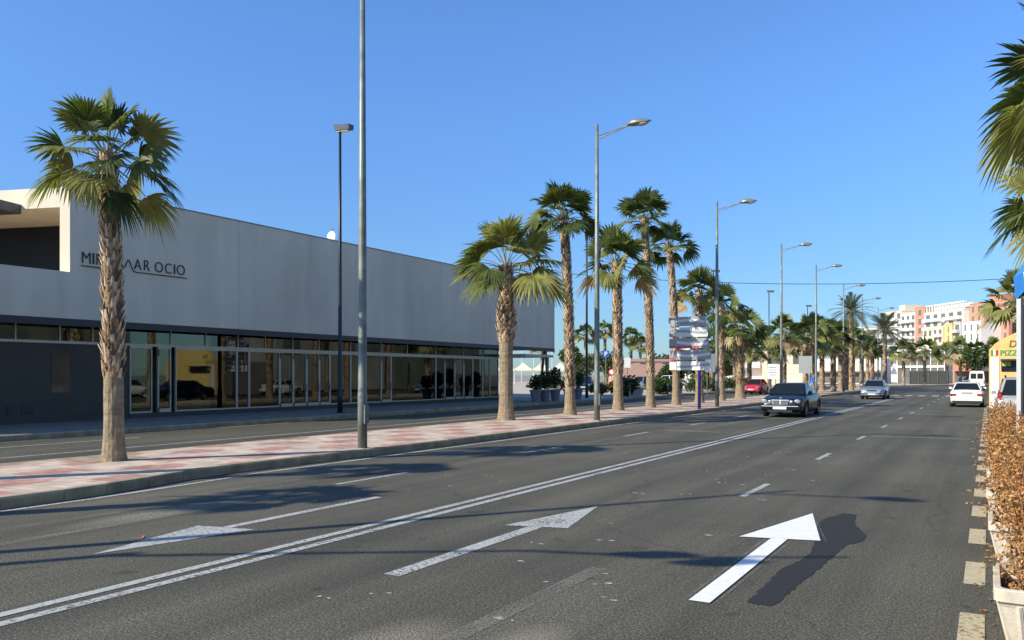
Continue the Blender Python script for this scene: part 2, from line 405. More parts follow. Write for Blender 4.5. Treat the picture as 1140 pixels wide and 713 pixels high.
marks('lane_dashes', M['paint_worn'], [[(-3.07, y), (-3.07, y + 1.6)] for y in (12.0, 18.0, 24.1, 30.1, 36.1, 42.1, 48.1, 54.1, 60.1, 66.1, 72, 84, 90, 96, 102, 108)], .10, label='broken white lane line nearest the planters')
marks('worn_lane_line', M['paint_very_worn'], [[(-3.1, 3.7), (-3.05, 6.9)], [(-8.86, 4.2), (-8.84, 6.4), (-8.92, 8.8)]], .16, label='dusty nearly worn away lane line')
marks('edge_line', M['paint_worn'], [[(-10.95, 2), (-10.98, 7.2), (-11.12, 9), (-11.3, 10.5), (-11.28, 13), (-11.3, 74)]], .11, label='worn white edge line beside the kerb')
marks('old_lane_line', M['paint_very_worn'], [[(-9.7, 5.4), (-9.6, 6.7)], [(-9.95, 6.6), (-10.0, 10.3)], [(-9.2, 6.4), (-9.15, 7.4)]], .10, label='faded short lines close to the kerb')
marks('bay_line', M['paint_beige'], [[(-.10, y), (-.10, y + .95)] for y in [2.15 + 1.92 * k for k in range(26)]], .16, label='row of short beige bay marks beside the planters')
marks('cross_line', M['paint_worn'], [[(-8.9, 25.2), (-7.1, 25.2)], [(-2.9, 25.8), (-.4, 25.8)], [(-5.9, 44), (-3.2, 44)], [(-2.9, 45), (-.5, 45)]], .09, label='thin white cross lines in the lanes')
marks('zebra_crossing', M['paint_worn'], [[(x, 76.5), (x, 80.3)] for x in [-11.0 + 1.02 * k for k in range(11)]], .52, label='worn zebra crossing across the avenue')
marks('service_road_line', M['paint_worn'], [[(-18.1, -10), (-18.05, 24), (-17.7, 60), (-17.7, 120)], [(-20.7, 8), (-20.7, 15)]], .11, .001, 'white lines along the service road')
b = MB()
for x0, x1, y0, y1 in ((-22.45, -22.15, 19, 22.4), (-22.45, -22.3, 26, 46)): b.face([(x0, y0, .002), (x1, y0, .002), (x1, y1, .002), (x0, y1, .002)])
struct(b.build('yellow_kerb_line', M['paint_yellow']), label='worn yellow line at the foot of the far kerb')
def arrow(name, m, tail, stem_end, tip, xs, hw, sw, z, label, skew=0.):
    b = MB(); s = sw / 2
    b.face([(xs - s, tail, z), (xs + s, tail, z), (xs + s, stem_end, z), (xs - s, stem_end, z)])
    b.face([(xs - hw, stem_end - skew, z), (xs + hw, stem_end + skew, z), (xs + .01, tip, z)])
    return struct(b.build(name, m), label=label)
arrow('direction_arrow', M['paint_worn'], 5.75, 8.42, 10.15, -4.52, .36, .17, .005, 'worn white arrow in the lane right of the double line', .1)
arrow('direction_arrow', M['paint_worn'], 9.35, 6.6, 4.95, -7.58, -.38, .13, .005, 'worn white arrow pointing the other way in the oncoming lane', -.08)
b = MB()
for p in ([(-1.64, 6.42), (-1.40, 6.42), (-1.36, 7.1), (-1.28, 8.2), (-1.22, 9.15), (-1.08, 9.35), (-1.10, 9.8), (-1.36, 10.5), (-1.42, 11.15), (-1.60, 11.2), (-1.80, 10.6), (-1.78, 10.2), (-1.74, 9.6), (-1.60, 9.1), (-1.53, 8.4), (-1.66, 7.6)],):
    random.seed(1); q = []
    for i in range(len(p)):
        a, c = Vector(p[i]), Vector(p[(i + 1) % len(p)]); k = max(1, int((c - a).length / .07))
        for j in range(k):
            r = a.lerp(c, j / k); q.append((r.x + random.uniform(-.016, .016), r.y + random.uniform(-.03, .03), .004))
    b.face([(-1.44 + (x + 1.44) * .82, y, z) for x, y, z in q])
struct(b.build('blacked_out_arrow', M['tar']), label='old arrow painted over in black beside the fresh white arrow')
arrow('direction_arrow', M['paint_new'], 6.25, 9.08, 10.95, -1.93, .40, .165, .009, 'bright freshly painted white arrow in the lane by the planters', .1)
marks('arrow_outline', M['paint_very_worn'], [[(-2.05, 6.2), (-2.06, 9.0)], [(-1.81, 6.3), (-1.80, 9.0)], [(-2.42, 8.95), (-1.95, 11.05), (-1.48, 9.2)]], .02, .006, 'faint setting out lines round the fresh arrow')
b = MB(); random.seed(5)
for gx, gy in [(-3.6 + random.uniform(-1.0, 1.2), random.uniform(4.2, 20)) for _ in range(36)] + [(-7 + random.uniform(-1.6, 1.4), random.uniform(8, 20)) for _ in range(16)]:
    for k in range(random.choice((1, 2, 2))):
        x, y = gx + k * random.uniform(.08, .13), gy + random.uniform(-.05, .05); s = random.uniform(.014, .034)
        b.face([(x + s * 1.1 * math.cos(a) * random.uniform(.5, 1.9), y + s * math.sin(a) * random.uniform(.6, 1.3), .0045) for a in [i * math.pi / 3.5 for i in range(7)]])
struct(b.build('paint_spots', M['paint_worn']), label='scattered small white paint spots on the asphalt')
b = MB()
for x, y in ((-9.0, 9.6), (-7.9, 5.7)):
    strip(b, [(x - .05, y - .05), (x + .06, y), (x - .04, y + .1)], .02, .010)
struct(b.build('survey_marks', M['paint_orange']), label='small orange survey marks sprayed on the asphalt')
# dusty patches
m_, n_, p_ = nmat('pale dust patch')
tc_ = n_.nodes.new('ShaderNodeTexCoord'); gr = n_.nodes.new('ShaderNodeTexGradient'); gr.gradient_type = 'SPHERICAL'
mp_ = n_.nodes.new('ShaderNodeMapping'); lk(n_, tc_.outputs['Object'], mp_.inputs[0]); lk(n_, mp_.outputs[0], gr.inputs[0])
nz_ = noise(n_, 45, 4, .8); mu = n_.nodes.new('ShaderNodeMath'); mu.operation = 'MULTIPLY'
r1 = ramp(n_, nz_.outputs[0], [(.46, 0.), (.60, 1.)]); r2 = ramp(n_, gr.outputs[0], [(0, 0.), (.6, .95)])
lk(n_, r1.outputs[0], mu.inputs[0]); lk(n_, r2.outputs[0], mu.inputs[1]); lk(n_, mu.outputs[0], p_.inputs['Alpha'])
p_.inputs['Base Color'].default_value = (.42, .36, .26, 1); p_.inputs['Roughness'].default_value = .95
for x, y, sx, sy, l in ((-3.35, 4.1, .4, .9, 'pale sandy patch in the road at the worn lane line'), (-2.6, 4.6, .3, .65, 'smaller pale sandy patch in the road beside the first'), (-9.1, 6.9, .35, 1.6, 'pale sandy smear on the asphalt near the kerb')):
    b = MB(); b.face([(-1, -1, 0), (1, -1, 0), (1, 1, 0), (-1, 1, 0)]); o = b.build('dust_patch', m_); o.location = (x, y, .0075); o.scale = (sx, sy, 1); struct(o, label=l)

# ================================================================ WHITE BUILDING
bld = thing('leisure_building', 'long white two level leisure centre with a blank upper wall and a glazed ground floor', 'building')
XF, XG = -26.9, -27.6
YC, YE, ZT, ZS, ZP = 16.82, 52.9, 8.13, 3.56, 5.24
def poly_wall(name, mb, m, par=bld, **k): return mb.build(name, m, par, **k)
# upper volume: front slab, right end, roof, parapet piece, recessed oblique front with opening
b = MB()
b.box(XF - .35, XF, YC, YE, ZS, ZT)                      # long blank wall
b.box(-46, XF - .35, YE - .35, YE, ZS, ZT)               # far end wall
b.box(XF - .35, XF, 7.0, YC, ZS, ZP)                     # parapet wall towards the near end
b.box(-46, XF - .35, 7.0, 7.35, ZS, ZP)
b.box(-46, XF - .35, 7.35, YE - .35, ZS, ZS + .25)       # floor slab of the upper level
b.box(-46, XF - .352, YC + .1, YE - .35, ZT - .5, ZT - .25)   # roof slab
b.box(-46, -45.7, 7.35, YE - .35, ZS + .25, ZT - .5)     # back wall
poly_wall('upper_wall', b, M['render'])
b = MB(); b.box(XF - .40, XF + .025, YC, YE + .02, ZT + .003, ZT + .04); poly_wall('roof_coping', b, M['galv'])
for jy in (24.1, 31.4, 38.7, 46.0): b = MB(); b.box(XF + .001, XF + .003, jy, jy + .012, ZS + .1, ZT); poly_wall('wall_joint', b, mat('joint shadow gap', (.30, .27, .21), .9, 0))
# oblique lit wall (direction -X with a slight -Y), with a large opening
ob = thing('tmp', 'x', 'x'); 
dirv = Vector((-.956, -.294, 0)); nrm = Vector((.294, -.956, 0))
def Q(s, d, z): # s along wall from the corner, d outwards(+)/inwards(-)
    p = Vector((XF, YC, 0)) + dirv * s + nrm * d; return (p.x, p.y, z)
def obox(b, s0, s1, d0, d1, z0, z1, mi=0):
    r = [[Q(s, d, z) for s, d in ((s0, d0), (s0, d1), (s1, d1), (s1, d0))] for z in (z0, z1)]
    b.rings(r, mi)
bpy.data.objects.remove(ob)
b = MB()
SO = .40
obox(b, 0.002, SO, -3.2, 0, ZP - .2, ZT)                  # jamb at the corner
obox(b, SO, 13, -3.2, 0, 7.45, ZT)                      # deep lintel: ceiling of the terrace
obox(b, 9.5, 13, -3.2, 0, ZP - 1.0, 7.45)
poly_wall('terrace_wall', b, M['render'])
b = MB(); obox(b, SO, 9.5, -3.1, -3.0, ZP - 1.2, 7.45)
poly_wall('terrace_window', b, mat('black terrace glazing', (.012, .014, .018), .5, .2, 1, spec=.25))
b = MB(); b.box(-40, XF - .35, 7.35, YC - .002, ZS + .25, ZS + .6); poly_wall('terrace_floor', b, M['pave_grey'])
b = MB(); obox(b, 1.95, 9, .002, .9, 7.28, 7.60); poly_wall('canopy', b, M['galv_d'])
b = MB(); b.box(XG - .5, XF - .02, 7.0, YE - .02, ZS - .06, ZS - .003); b.box(XF - .02, XF + .015, 7.0, YE, ZS - .14, ZS + .10); poly_wall('fascia_strip', b, M['dark_metal'])
b = MB()
random.seed(11)
b.box(XG - .25, XG, 7.2, 19.55, .15, 2.84); poly_wall('grey_wall', b, M['grey_wall'])
b = MB(); b.box(XG - .02, XG + .012, 16.6, 17.25, 1.15, 2.62); w_ = poly_wall('wall_window', b, M['dark_glass'])
for ya, yb in ((15.6, 16.0), (15.1, 15.3)): b = MB(); b.box(XG + .002, XG + .03, ya, yb, .5, .75); poly_wall('vent', b, M['dark_metal'])
b = MB(); b.box(XG - .22, XG + .05, 19.55, 46.2, .15, .33); poly_wall('plinth', b, M['grey_wall'])
b = MB(); b.box(XG - .1, XG + .04, 7.2, 46.2, 2.84, 2.93); poly_wall('transom', b, M['alu'])
# high strip of panes above the transom
ys = [7.4, 9.6, 11.8, 13.6, 15.4, 16.9, 18.1, 19.29, 21.34, 23.0, 24.68, 26.2, 27.88, 29.58, 31.82, 34.22, 36.5, 39.18, 42.11, 44.27, 46.2]
for i in range(len(ys) - 1):
    b = MB(); b.box(XG - .03, XG - .02, ys[i] + .02, ys[i + 1] - .02, 2.93, 3.5); b.build('clerestory_pane', M['shop_glass'], bld)
for y in ys: b = MB(); b.box(XG - .06, XG + .02, y - .02, y + .02, 2.93, 3.5); poly_wall('clerestory_mullion', b, M['alu'])
# shop front bays
mull = [19.55, 20.5, 20.74, 21.34, 21.54, 24.6, 25.27, 27.04, 27.88, 28.74, 29.58, 30.32, 31.82, 34.22, 35.05, 39.18, 40.09, 41.13, 42.11, 43.12, 44.27, 45.14, 46.2]
doors = {(20.74, 21.34), (27.04, 27.88), (27.88, 28.74), (28.74, 29.58), (29.58, 30.32), (34.22, 35.05), (40.09, 41.13), (42.11, 43.12), (41.13, 42.11)}
for i in range(len(mull) - 1):
    a, c = mull[i], mull[i + 1]
    if c - a < .3: continue
    isd = (a, c) in doors
    fr = MB(); t = .055 if isd else .045; z0 = .33
    fr.box(XG - .05, XG + .035, a + .004, a + t, z0, 2.836); fr.box(XG - .05, XG + .035, c - t, c - .004, z0, 2.836)
    fr.box(XG - .05, XG + .033, a + t, c - t, z0, z0 + (.14 if isd else .06)); fr.box(XG - .05, XG + .033, a + t, c - t, 2.76, 2.836)
    f = fr.build('shop_door' if isd else 'shop_window', M['alu'], bld)
    g = MB(); g.box(XG - .015, XG - .005, a + t, c - t, z0 + .06, 2.76); g.build('glass_pane', M['shop_glass'], f)
    if isd:
        h = MB(); h.tube([(XG + .035, c - .10, 1.0), (XG + .09, c - .10, 1.0), (XG + .09, c - .10, 1.35), (XG + .035, c - .10, 1.35)], .015, 6); h.build('handle', M['dark_metal'], f)
        for za, zb_ in ((2.5, 2.75), (.34, .5)): h = MB(); h.box(XG + .034, XG + .06, a + .0, a + .05, za, zb_); h.build('hinge', M['dark_metal'], f)
for y, z, s, k in ((20.1, 2.2, .16, 'paper'), (21.1, 1.9, .12, 'paper'), (27.45, 1.95, .17, 'paper'), (30.9, 2.35, .45, 'paper_g'), (34.6, 2.1, .15, 'paper'), (44.0, 2.15, .2, 'paper_o'), (44.7, 2.0, .25, 'paper'), (37.5, 2.2, .9, 'paper_g')):
    b = MB(); b.box(XG - .035, XG - .032, y - s, y + s, z - .18, z + .18); b.build('notice', M[k], bld)
# interior
b = MB(); b.box(-33.0, -32.8, 19.2, 46.2, .15, 3.5, 0); b.box(-32.8, XG - .2, 19.4, 46.2, .1, .16, 1); b.box(-32.8, XG - .3, 19.1, 19.3, .15, 3.5, 1); b.box(-32.8, XG - .1, 46.0, 46.2, .15, 3.5, 0)
for y, k in ((24.7, 1), (29.9, 0), (34.6, 2), (39.6, 1)): b.box(-32.8, XG - .5, y, y + .15, .15, 3.5, k)
b.box(-29.3, -29.1, 28.8, 30.2, .2, 2.7, 2); b.box(-28.6, -28.4, 24.9, 25.2, .2, 3.3, 1); b.box(-29.5, -29.3, 21.6, 23.0, .16, 2.6, 0); b.box(-30.5, -30.2, 31.5, 33.9, .16, 2.7, 2); b.box(-29.6, -29.3, 35.3, 39.0, .16, 1.0, 0)
poly_wall('shop_interior', b, [M['int'], M['int_d'], M['int_g']])
for y, x, h, r in ((23.6, -28.8, 1.2, .25), (24.1, -28.9, .9, .2), (33.3, -29.0, 1.1, .3)): b = MB(); b.lathe([(r * .7, .16), (r, .3), (r * .8, h * .6), (r * .3, h * .75), (r * .35, h), (.01, h + .05)], 10, c=(x, y, 0)); poly_wall('display_figure', b, M['paper'])
# piers at the shop front, columns at the open end
for y in (24.64, 34.64, 39.6):
    b = MB(); b.box(XG - .5, XG - .1, y, y + .3, .15, 3.5); b.build('pier', M['int_d'], bld)
for ya, yb in ((51.2, 51.9), (52.5, 52.1)): b = MB(); b.tube([(-27.2, ya, .15), (-27.2, yb, 3.5)], .09, 8); poly_wall('raking_column', b, M['galv_d'])
b = MB(); b.box(-31, -30.7, 50.5, 50.8, .15, 3.5); poly_wall('column', b, M['galv_d'])
b = MB(); b.box(-31.5, -25.6, 46.3, 50.2, 2.95, 3.12); poly_wall('entrance_canopy', b, M['alu']); b = MB(); b.box(-25.9, -25.8, 49.8, 49.9, .15, 2.948); poly_wall('canopy_post', b, M['alu'])
b = MB(); b.box(-46, -33.3, 7.4, 46, .15, 3.5); poly_wall('rear_wall', b, M['int_d'])
# lettering: MIR(A)~AR OCIO with a wave for the middle M and a rule under it
def text_mesh(body, y0, y1, zb, zt, par, m, name):
    cu = bpy.data.curves.new('t', 'FONT'); cu.body = body; cu.size = 1; cu.extrude = .01; cu.offset = -.012
    to = bpy.data.objects.new('t', cu); C.objects.link(to)
    dg = bpy.context.evaluated_depsgraph_get(); me = bpy.data.meshes.new_from_object(to.evaluated_get(dg))
    bpy.data.objects.remove(to)
    xs = [v.co.x for v in me.vertices]; zs = [v.co.y for v in me.vertices]
    ax, bx, az, bz = min(xs), max(xs), min(zs), max(zs)
    for v in me.vertices:
        x, y, z = v.co; v.co = (XF + .025 + z, y0 + (x - ax) / (bx - ax) * (y1 - y0), zb + (y - az) / (bz - az) * (zt - zb))
    me.materials.clear(); me.materials.append(m)
    o = bpy.data.objects.new(name, me); C.objects.link(o); o.parent = par; return o
sign = MB(); LB, LT = 5.60, 5.98
for ch, a, c in (('M', 17.24, 17.55), ('I', 17.63, 17.68), ('R', 17.77, 17.97), ('A', 18.05, 18.33), ('A', 19.23, 19.53), ('R', 19.64, 19.88), ('O', 20.10, 20.44), ('C', 20.54, 20.81), ('I', 20.93, 20.98), ('O', 21.06, 21.42)):
    text_mesh(ch, a, c, LB, LT, bld, M['ink'], 'letter')
pts = [(XF + .03, y, z) for y, z in ((17.2, 5.50), (18.4, 5.50))]
wv = [(18.40, 5.50), (18.5, 5.53), (18.58, 5.70), (18.64, 5.78), (18.70, 5.74), (18.76, 5.64), (18.81, 5.60), (18.87, 5.64), (18.93, 5.80), (18.98, 5.90), (19.03, 5.90), (19.08, 5.78), (19.14, 5.62), (19.20, 5.53), (19.3, 5.50), (21.5, 5.50)]
sign.tube(pts + [(XF + .03, y, z) for y, z in wv], .017, 6); sign.build('sign_rule', M['ink'], bld)
# things on the roof
t = thing('satellite_dish', 'white satellite dish on the roof of the white building behind the near black post', 'satellite dish', (-29.6, 32.6, ZT - .35)); t.scale = (.75, .75, .75)
b = MB(); b.lathe([(.02, -.06), (.2, -.04), (.36, .03), (.40, .08), (.38, .08), (.2, -.01), (.01, -.03)], 18, axis='y', c=(0, 0, 1.55)); o = b.build('dish', M['white'], t); 
b = MB(); b.tube([(0, .12, 0), (0, .12, 2.2)], .03, 6); b.tube([(0, 0.1, 1.5), (0, -.5, 1.35)], .015, 5); b.tube([(-.25, .12, 1.9), (.3, .12, 2.15)], .015, 5); b.build('mast', M['galv'], t)
t = thing('roof_vent', 'rounded grey ventilation cowl on the roof edge at the near end of the white building', 'roof vent', (-34.5, 14.4, ZT - .25))
b = MB(); b.lathe([(.22, 0), (.22, .5), (.42, .55), (.42, .68), (.25, .82), (.02, .86)], 14); b.build('cowl', M['galv'], t)

# ================================================================ PALMS
def fan_frond(b, base, d, petl, fr, droop, mi, nseg=30, spread=1.55, up=Vector((0, 0, 1)), roll=0.):
    """petiole from base along d, then a pleated fan of separate blades"""
    d = d.normalized(); s = d.cross(up)
    if s.length < .1: s = Vector((1, 0, 0))
    s.normalize(); n = s.cross(d).normalized()
    if n.z < 0: n = -n
    ppts = [base + d * petl * t + Vector((0, 0, -droop * .35 * petl * t * t)) for t in (0, .5, 1)]
    b.tube(ppts, [.022, .015, .011], 4, 4, False)
    hub = ppts[-1]; d2 = (ppts[-1] - ppts[-2]).normalized(); n = s.cross(d2).normalized()
    if n.z < 0: n = -n
    s = Matrix.Rotation(roll, 3, d2) @ s; n = Matrix.Rotation(roll, 3, d2) @ n
    for k in range(nseg):
        u = (k + .5) / nseg * 2 - 1; ph = u * spread + random.uniform(-.03, .03)
        dr = d2 * math.cos(ph) + s * math.sin(ph); dr = (dr + n * (.22 * abs(u))).normalized()
        side = dr.cross(n).normalized()
        L = fr * (1 - .20 * abs(u) ** 2) * random.uniform(.9, 1.06); hw = L * spread / nseg * .80
        dl = droop * random.uniform(.7, 1.5); rows = []
        for t, wf in ((.04, .06), (.38, .42), (.62, .50), (.84, .26), (1.0, .02)):
            p = hub + dr * L * t + Vector((0, 0, -1)) * (L * dl * max(0, t - .25) ** 2)
            ww = hw * wf * 2; sg = .35 * ww
            rows.append((p + side * ww, p + n * sg, p - side * ww))
        for i in range(4):
            A, B_ = rows[i], rows[i + 1]
            b.face([A[0], A[1], B_[1], B_[0]], mi); b.face([A[1], A[2], B_[2], B_[1]], mi)

def fan_crown(seed, R0=1.45, n=30, nseg=28, dead=4, maxpol=118, mats_w=(5, 4, 2), petf=.52, low=None):
    random.seed(seed); b = MB()
    for i in range(n):
        t = (i + .5) / n; pol = R(8 + (maxpol - 8) * t ** .85) + random.uniform(-.16, .16); az = i * 2.39996 + random.uniform(-.25, .25)
        d = Vector((math.sin(pol) * math.cos(az), math.sin(pol) * math.sin(az), math.cos(pol)))
        sc = random.uniform(.85, 1.12); mi = random.choices((0, 1, 2), mats_w)[0]
        if dead and i >= n - dead: mi = 3 if random.random() < .6 else 2
        fan_frond(b, Vector((d.x * .1, d.y * .1, -.25 * t + .05)), d, R0 * petf * sc * (1.05 - .05 * (1 - t)), R0 * .54 * sc, .12 + .45 * t + random.uniform(0, .3), mi, nseg, roll=random.gauss(0, .65) * (1.1 - .5 * t), spread=random.uniform(1.35, 1.9))
    for az, pol, pl in (low or []):
        d = Vector((math.sin(R(pol)) * math.cos(R(az)), math.sin(R(pol)) * math.sin(R(az)), math.cos(R(pol))))
        fan_frond(b, Vector((0, 0, -.3)), d, pl, R0 * .5, .9, 0, nseg)
    # spear leaves and a few stubs of cut stalks
    for k in range(14):
        az = random.uniform(0, 6.28); z = -random.uniform(.1, .45)
        b.tube([Vector((.1 * math.cos(az), .1 * math.sin(az), z)), Vector((.3 * math.cos(az), .3 * math.sin(az), z + .14))], [.03, .012], 4, 3, False)
    return b

def trunk_mesh(seed, h, r0, r1, smooth_to=.35, lean=(0, 0), detail=1.0, knob=None, rough=1.0):
    """ringed lower trunk, old leaf boots above; thickest at the flared foot"""
    random.seed(seed); b = MB(); N = int(14 * max(.5, detail)) + 4
    def ctr(z): t = z / h; return Vector((lean[0] * t * t, lean[1] * t * t, z))
    def rad(z):
        t = z / h; r = r0 + (r1 - r0) * t
        r *= 1 + .38 * math.exp(-z / .28)
        if knob: r *= 1 + knob[1] * math.exp(-((t - knob[0]) / .09) ** 2)
        return r
    seg = 16; rg = []; zs = [0, .08, .2, .4] + [.4 + (h - .4) * k / N for k in range(1, N + 1)]
    for z in zs:
        c = ctr(z); rr = rad(z) * (1 if z / h < smooth_to else .93)
        rg.append([(c.x + rr * random.uniform(.97, 1.03) * math.cos(2 * math.pi * k / seg), c.y + rr * random.uniform(.97, 1.03) * math.sin(2 * math.pi * k / seg), z) for k in range(seg)])
    b.rings(rg, 3)
    z = h * smooth_to; row = 0; step = .105 / detail
    while z < h - .02:
        nn = int(8 * detail) + 2; rr = rad(z); c = ctr(z)
        for k in range(nn):
            if random.random() < .07: continue
            a = 2 * math.pi * (k + .5 * (row % 2)) / nn + random.uniform(-.09, .09)
            o = random.uniform(.12, .38) * rr * rough * (1.5 if random.random() < .06 else 1); hw = rr * 2.6 / nn * random.uniform(.8, 1.15); hh = step * random.uniform(1.4, 2.4)
            ca, sa = math.cos(a), math.sin(a); tx, ty = -sa, ca; zz = z + random.uniform(-.02, .02)
            bl = (c.x + ca * rr * .9 + tx * hw, c.y + sa * rr * .9 + ty * hw, zz); br = (c.x + ca * rr * .9 - tx * hw, c.y + sa * rr * .9 - ty * hw, zz)
            tw = random.uniform(.25, .6); tl = (c.x + ca * (rr * .95 + o) + tx * hw * tw, c.y + sa * (rr * .95 + o) + ty * hw * tw, zz + hh); tr = (c.x + ca * (rr * .95 + o) - tx * hw * tw, c.y + sa * (rr * .95 + o) - ty * hw * tw, zz + hh)
            mid = (c.x + ca * (rr * 1.0 + o * .35), c.y + sa * (rr * 1.0 + o * .35), zz + hh * .35)
            mi = random.choices((0, 1, 2), (4, 4, 1.4))[0]
            b.face([br, bl, mid], mi); b.face([bl, tl, mid], mi); b.face([tl, tr, mid], mi); b.face([tr, br, mid], mi)
            it = (c.x + ca * rr * .8, c.y + sa * rr * .8, zz + hh * .6); b.face([tl, it, tr], 2)
        z += step; row += 1
    return b, ctr(h)

CR = {}
def crown_me(key, **k):
    if key not in CR: CR[key] = fan_crown(**k).mesh('crown', FAN)
    return CR[key]
GP = 'fan palms along the tiled strip'
def palm(x, y, h, r0, crown, label, z0=.15, smooth=.35, lean=(0, 0), sc=1., rz=0., seed=0, detail=1., knob=None, group=GP, r1=None, rough=1.):
    t = thing('palm_tree', label, 'palm tree', (x, y, z0), 0, group)
    tb, top = trunk_mesh(seed, h, r0, r1 or r0 * .8, smooth, lean, detail, knob, rough); tb.build('trunk', TRUNK, t)
    link('crown', crown, t, top, rz, sc); return t
def pit(x, y, label):   # square of bare earth at the foot
    b = MB(); b.face([(x - .55, y - .6, .156), (x + .55, y - .6, .156), (x + .55, y + .6, .156), (x - .55, y + .6, .156)]); struct(b.build('tree_pit', M['earth']), label=label)
c1 = crown_me('a', seed=21, R0=1.50, n=28, nseg=30, dead=2, maxpol=110, mats_w=(4, 4, 3), low=[(35, 140, .5)])
c2 = crown_me('b', seed=5, R0=2.15, n=22, nseg=28, dead=1, maxpol=98, mats_w=(1, 4, 5))
c3 = crown_me('c', seed=8, R0=1.55, n=29, nseg=20, dead=0, maxpol=100, mats_w=(5, 4, 1))
c4 = crown_me('d', seed=14, R0=1.75, n=25, nseg=20, dead=2, maxpol=104, mats_w=(2, 4, 4))
c5 = crown_me('e', seed=33, R0=1.9, n=24, nseg=16, dead=2, maxpol=112, mats_w=(3, 4, 3))
palm(-14.2, 9.74, 5.75, .175, c1, 'fan palm nearest the camera on the tiled strip, in front of the black letters', seed=1, lean=(-.2, 0), sc=.86, smooth=.27, rz=R(-35), knob=(.33, .10), r1=.165, rough=1.1)
palm(-13.8, 1.6, 5.6, .2, c3, 'fan palm outside the view whose crown shadow lies across the near kerb', seed=91, sc=.66, smooth=.3, rz=1.2)
palm(-14.9, 4.9, 5.6, .2, c3, 'fan palm outside the view just before the nearest one in sight', seed=92, sc=.68, smooth=.3, rz=2.2)
pit(-14.75, 9.9, 'square of dry earth at the foot of the nearest palm')
palm(-14.9, 25.5, 5.5, .25, c2, 'short thick fan palm with pale drooping leaves at the far end of the white wall', seed=2, smooth=.5, knob=(.62, .35), rz=.4, r1=.24)
palm(-14.6, 30.1, 8.05, .21, c3, 'tall slim fan palm standing just behind the thick short one', seed=3, smooth=.14, lean=(-.35, .1), rz=1, r1=.17)
palm(-14.6, 35.1, 6.75, .22, c4, 'medium fan palm with some brown leaves just beyond the tall street lamp', seed=4, smooth=.24, lean=(-.1, 0), rz=2, r1=.20)
palm(-14.5, 39.0, 9.4, .21, c3, 'tallest fan palm of the row, first before the blue signpost', seed=5, smooth=.15, lean=(-.35, 0), rz=3, r1=.17)
palm(-14.6, 43.2, 8.6, .21, c3, 'tall fan palm whose trunk stands behind the stack of grey sign panels', seed=6, smooth=.2, rz=4.2, sc=.97, lean=(-.4, 0), r1=.17)
palm(-14.4, 46.7, 6.35, .23, c4, 'fan palm immediately beyond the blue signpost', seed=7, smooth=.2, rz=5.2, sc=.92)
palm(-14.5, 51.5, 5.9, .23, c5, 'second fan palm beyond the blue signpost', seed=8, smooth=.2, rz=.7, sc=.85)
palm(-14.6, 56.5, 4.75, .30, c5, 'stout low fan palm behind the dark saloon, before the red car', seed=9, smooth=.2, rz=1.7, sc=1.0, knob=(.6, .2))
far = [(-15.2, 73, 5.2), (-13.6, 77.5, 5.3), (-15.0, 82, 5.0), (-13.3, 87, 5.4), (-15.1, 91.5, 5.1), (-13.4, 96.5, 5.6), (-14.8, 102, 5.2), (-13.2, 107.5, 5.3), (-14.9, 113, 5.5), (-13.3, 119, 5.2), (-14.6, 125, 5.4)]
TM = [trunk_mesh(40 + k, 5.2, .25, .24, .15, (0, 0), .75)[0].mesh('trunk', TRUNK) for k in range(3)]
for i, (x, y, h) in enumerate(far):
    t = thing('palm_tree', '%s palm of the dense far run on the tiled strip, counted from the red car' % ORD[i], 'palm tree', (x, y, .15), i * 1.3, GP)
    link('trunk', TM[i % 3], t, sc=(1, 1, h / 5.2)); link('crown', c5 if i % 2 else c4, t, (0, 0, h), 0, 1.05 + .1 * (i % 3))
# second run behind, on the service road side
back = [(-24.2, 78), (-24.6, 84), (-24.3, 92), (-24.5, 99), (-24.2, 108), (-24.4, 118)]
for i, (x, y) in enumerate(back):
    t = thing('palm_tree', '%s palm beyond the service road, counted from the red car' % ORD[i], 'palm tree', (x, y, .15), i * 2.1, 'palms beyond the service road')
    link('trunk', TM[i % 3], t, sc=(1, 1, .9 + .06 * (i % 3))); link('crown', c5, t, (0, 0, 5.2 * (.9 + .06 * (i % 3))), 0, 1.2)
# palms at the far bend
bend = [(-12.2, 152, 5.6), (-9.4, 158, 6.0), (-4.2, 164, 6.2), (-1.9, 168, 5.8), (.8, 171, 6.2), (3.4, 172, 5.6), (-6.6, 172, 5.5)]
for i, (x, y, h) in enumerate(bend):
    t = thing('palm_tree', '%s palm across the far bend of the avenue, from the dark hoarding side' % ORD[i], 'palm tree', (x, y, .06), i * 1.7, 'palms across the far bend')
    link('trunk', TM[i % 3], t, sc=(1, 1, h / 5.2)); link('crown', c5 if i % 2 else c4, t, (0, 0, h), 0, 1.45)
# palms on the planter side of the avenue
rp = [(2.0, 20.5, 7.6, 1.45, 'fan palm tallest against the sky on the planter side'), (1.95, 27.5, 6.5, 1.25, 'middle fan palm on the planter side, above the blue parasol'), (1.55, 62, 6.3, 1.3, 'fan palm rising behind the yellow pizzeria')]
for i, (x, y, h, s, l) in enumerate(rp):
    palm(x, y, h, .22, (c1, c1, c4)[i], l, z0=.12, seed=60 + i, smooth=.2, sc=s, rz=i * 2., group='fan palms on the planter side')

